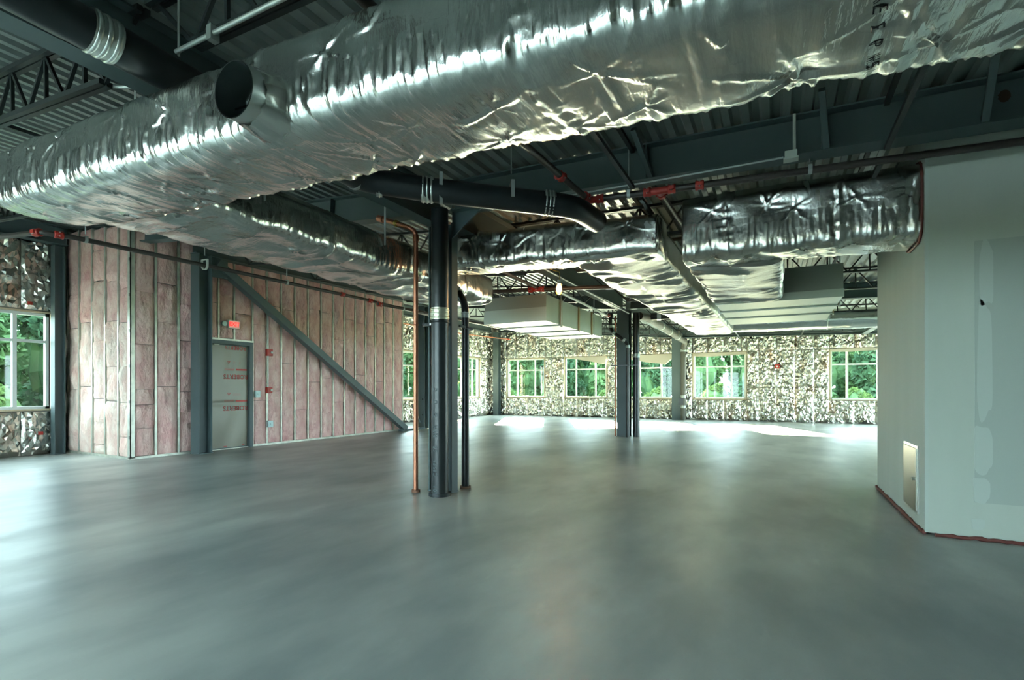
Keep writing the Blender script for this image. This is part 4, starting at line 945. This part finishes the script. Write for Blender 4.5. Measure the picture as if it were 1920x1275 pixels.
def core_mesh(name, rad, h, seed, m):
    bm = bmesh.new(); bmesh.ops.create_icosphere(bm, subdivisions=3, radius=1)
    for v in bm.verts:
        k = 1+.18*math.sin(v.co.x*5+seed)+.15*math.sin(v.co.z*6+seed*2)+.12*math.sin(v.co.y*7-seed)
        v.co = Vector((v.co.x*rad*.62*k, v.co.y*rad*.62*k, h*.52+v.co.z*h*.42*k))
        v.co.z = max(v.co.z, .1)
    me = bpy.data.meshes.new(name); bm.to_mesh(me); bm.free(); me.materials.append(m); return me
crowns = [crown_mesh('foliage', 1, 1.45, 5.4, 4600, .22, M['leafA']), crown_mesh('foliage', 2, 1.4, 6.2, 4600, .21, M['leafB']), crown_mesh('foliage', 3, 1.0, 2.6, 1600, .15, M['leafC'])]
cores = [core_mesh('inner_foliage', 1.55, 5.0, 1, M['leafA']), core_mesh('inner_foliage', 1.5, 5.7, 2, M['leafA']), core_mesh('inner_foliage', 1.1, 2.6, 3, M['leafA'])]
trunk = MB().tube([(0, 0, -.1), (.05, .03, 2.2), (.0, .1, 4.2)], .14, 10, radii=[.17, .13, .07]); tme = trunk.build('trunk', M['bark']); tmesh = tme.data; toff = tme.location.copy(); bpy.data.objects.remove(tme)
def tree(kind, x, y, s, rz, label, group):
    t = thing('bushy_shrub' if kind == 2 else 'leafy_tree', (x, y, -.3), label, 'shrub' if kind == 2 else 'tree', group)
    t.scale = (s, s, s); t.rotation_euler = (0, 0, rz)
    for me, nm in ((crowns[kind], 'foliage'), (cores[kind], 'inner_foliage'), (tmesh, 'trunk')):
        o = bpy.data.objects.new(nm, me); col.objects.link(o); o.parent = t
        if nm == 'trunk': o.location = toff
        if nm == 'trunk' and kind == 2: o.scale = (.4, .4, .5)
rt = random.Random(3); w6 = ['first', 'second', 'third', 'fourth', 'fifth', 'sixth', 'seventh', 'eighth', 'ninth', 'tenth', 'eleventh', 'twelfth', 'thirteenth', 'fourteenth']
for i in range(14):
    tree(i % 2, -29+i*3.1, 34+rt.uniform(-.2, .2), rt.uniform(.9, 1.0), rt.uniform(0, 6), 'leafy tree in the front row beyond the far wall, %s from the left' % w6[i], 'trees beyond the far wall')
    tree((i+1) % 2, -30.7+i*3.2, 38.5+rt.uniform(-.2, .2), rt.uniform(1.0, 1.1), rt.uniform(0, 6), 'leafy tree in the back row beyond the far wall, %s from the left' % w6[i], 'trees beyond the far wall')
for i in range(13):
    tree(i % 2, -31.5+i*3.3, 43+rt.uniform(-.2, .2), rt.uniform(1.1, 1.2), rt.uniform(0, 6), 'leafy tree in the third and last row beyond the far wall, %s from the left' % w6[i], 'trees beyond the far wall')
for i in range(11):
    tree(2, -22+i*3.2+rt.uniform(-.1, .1), 29.5+rt.uniform(-1, 1), rt.uniform(.55, .9), rt.uniform(0, 6), 'bright green shrub beyond the far wall windows, %s from the left' % w6[i], 'shrubs beyond the far wall')
for i in range(10):
    tree((i+1) % 2, -21.0, 3.2+i*2.6, rt.uniform(.9, 1.0), rt.uniform(0, 6), 'leafy tree in the nearer row outside the left wall, %s from the near end' % w6[i], 'trees outside the left wall')
    tree(i % 2, -25.2, 4.4+i*2.6, rt.uniform(1.0, 1.1), rt.uniform(0, 6), 'leafy tree in the farther row outside the left wall, %s from the near end' % w6[i], 'trees outside the left wall')
for i in range(3):  # trees added out of view to block sun from the left windows
    tree(i % 2, -16.9, 8.8+i*3.9, 1.2, rt.uniform(0, 6), 'added unseen tree shading the left windows, %s from the near end' % w6[i], 'added trees shading the left windows')
tree(2, -16.8, 5.2, .62, 1.0, 'pale green shrub low in the large left window', None)
tree(2, -15.2, 13.5, .5, 2.0, 'pale green shrub outside beyond the pink wall', None)

# small extras: thin conduit on the pink wall, loose foil edges at the left window, rust on the deep beam
cq = pipe('conduit', [(EX+.03, 7.40, 2.07), (EX+.03, 7.40, 2.95)], .011, M['galv'], 'thin conduit rising from the fire alarm strobe on the pink wall', n=8)
MB().tube([(EX+.03, 7.40, 1.25), (EX+.03, 7.40, 1.92)], .011, 8).build('conduit_run', M['galv'], cq)
for z0, z1 in ((.55, 1.30), (1.62, 2.40)):
    zz = np.linspace(z0, z1, 9); V = []; F = []
    for i, z in enumerate(zz):
        w_ = .03+.13*math.sin(math.pi*i/8)**.7
        V += [(XL+.05, 4.60, z), (XL+.09, 4.60+w_*.5, z), (XL+.07, 4.60+w_, z+.01)]
    for i in range(8):
        for j in range(2): q = i*3+j; F.append((q, q+1, q+4, q+3))
    o = arr_mesh('foil_flap', V, F, M['foildull'], wl)
for (x0, z0, w_, h_) in ((1.47, 3.33, .07, .09),):
    n_ = 20; vs = [(x0+w_/2*math.cos(2*math.pi*k/n_)*(1+.15*math.sin(3*k)), 4.944, z0+h_/2*math.sin(2*math.pi*k/n_)) for k in range(n_)]
    bb = [o for o in bpy.data.objects if o.name.startswith('steel_beam') and 'deep grey' in str(o.get('label'))][0]
    MB().add(vs, [tuple(range(n_))]).build('rust_spot', mat('rust', (.06, .035, .02, 1), .9), bb)
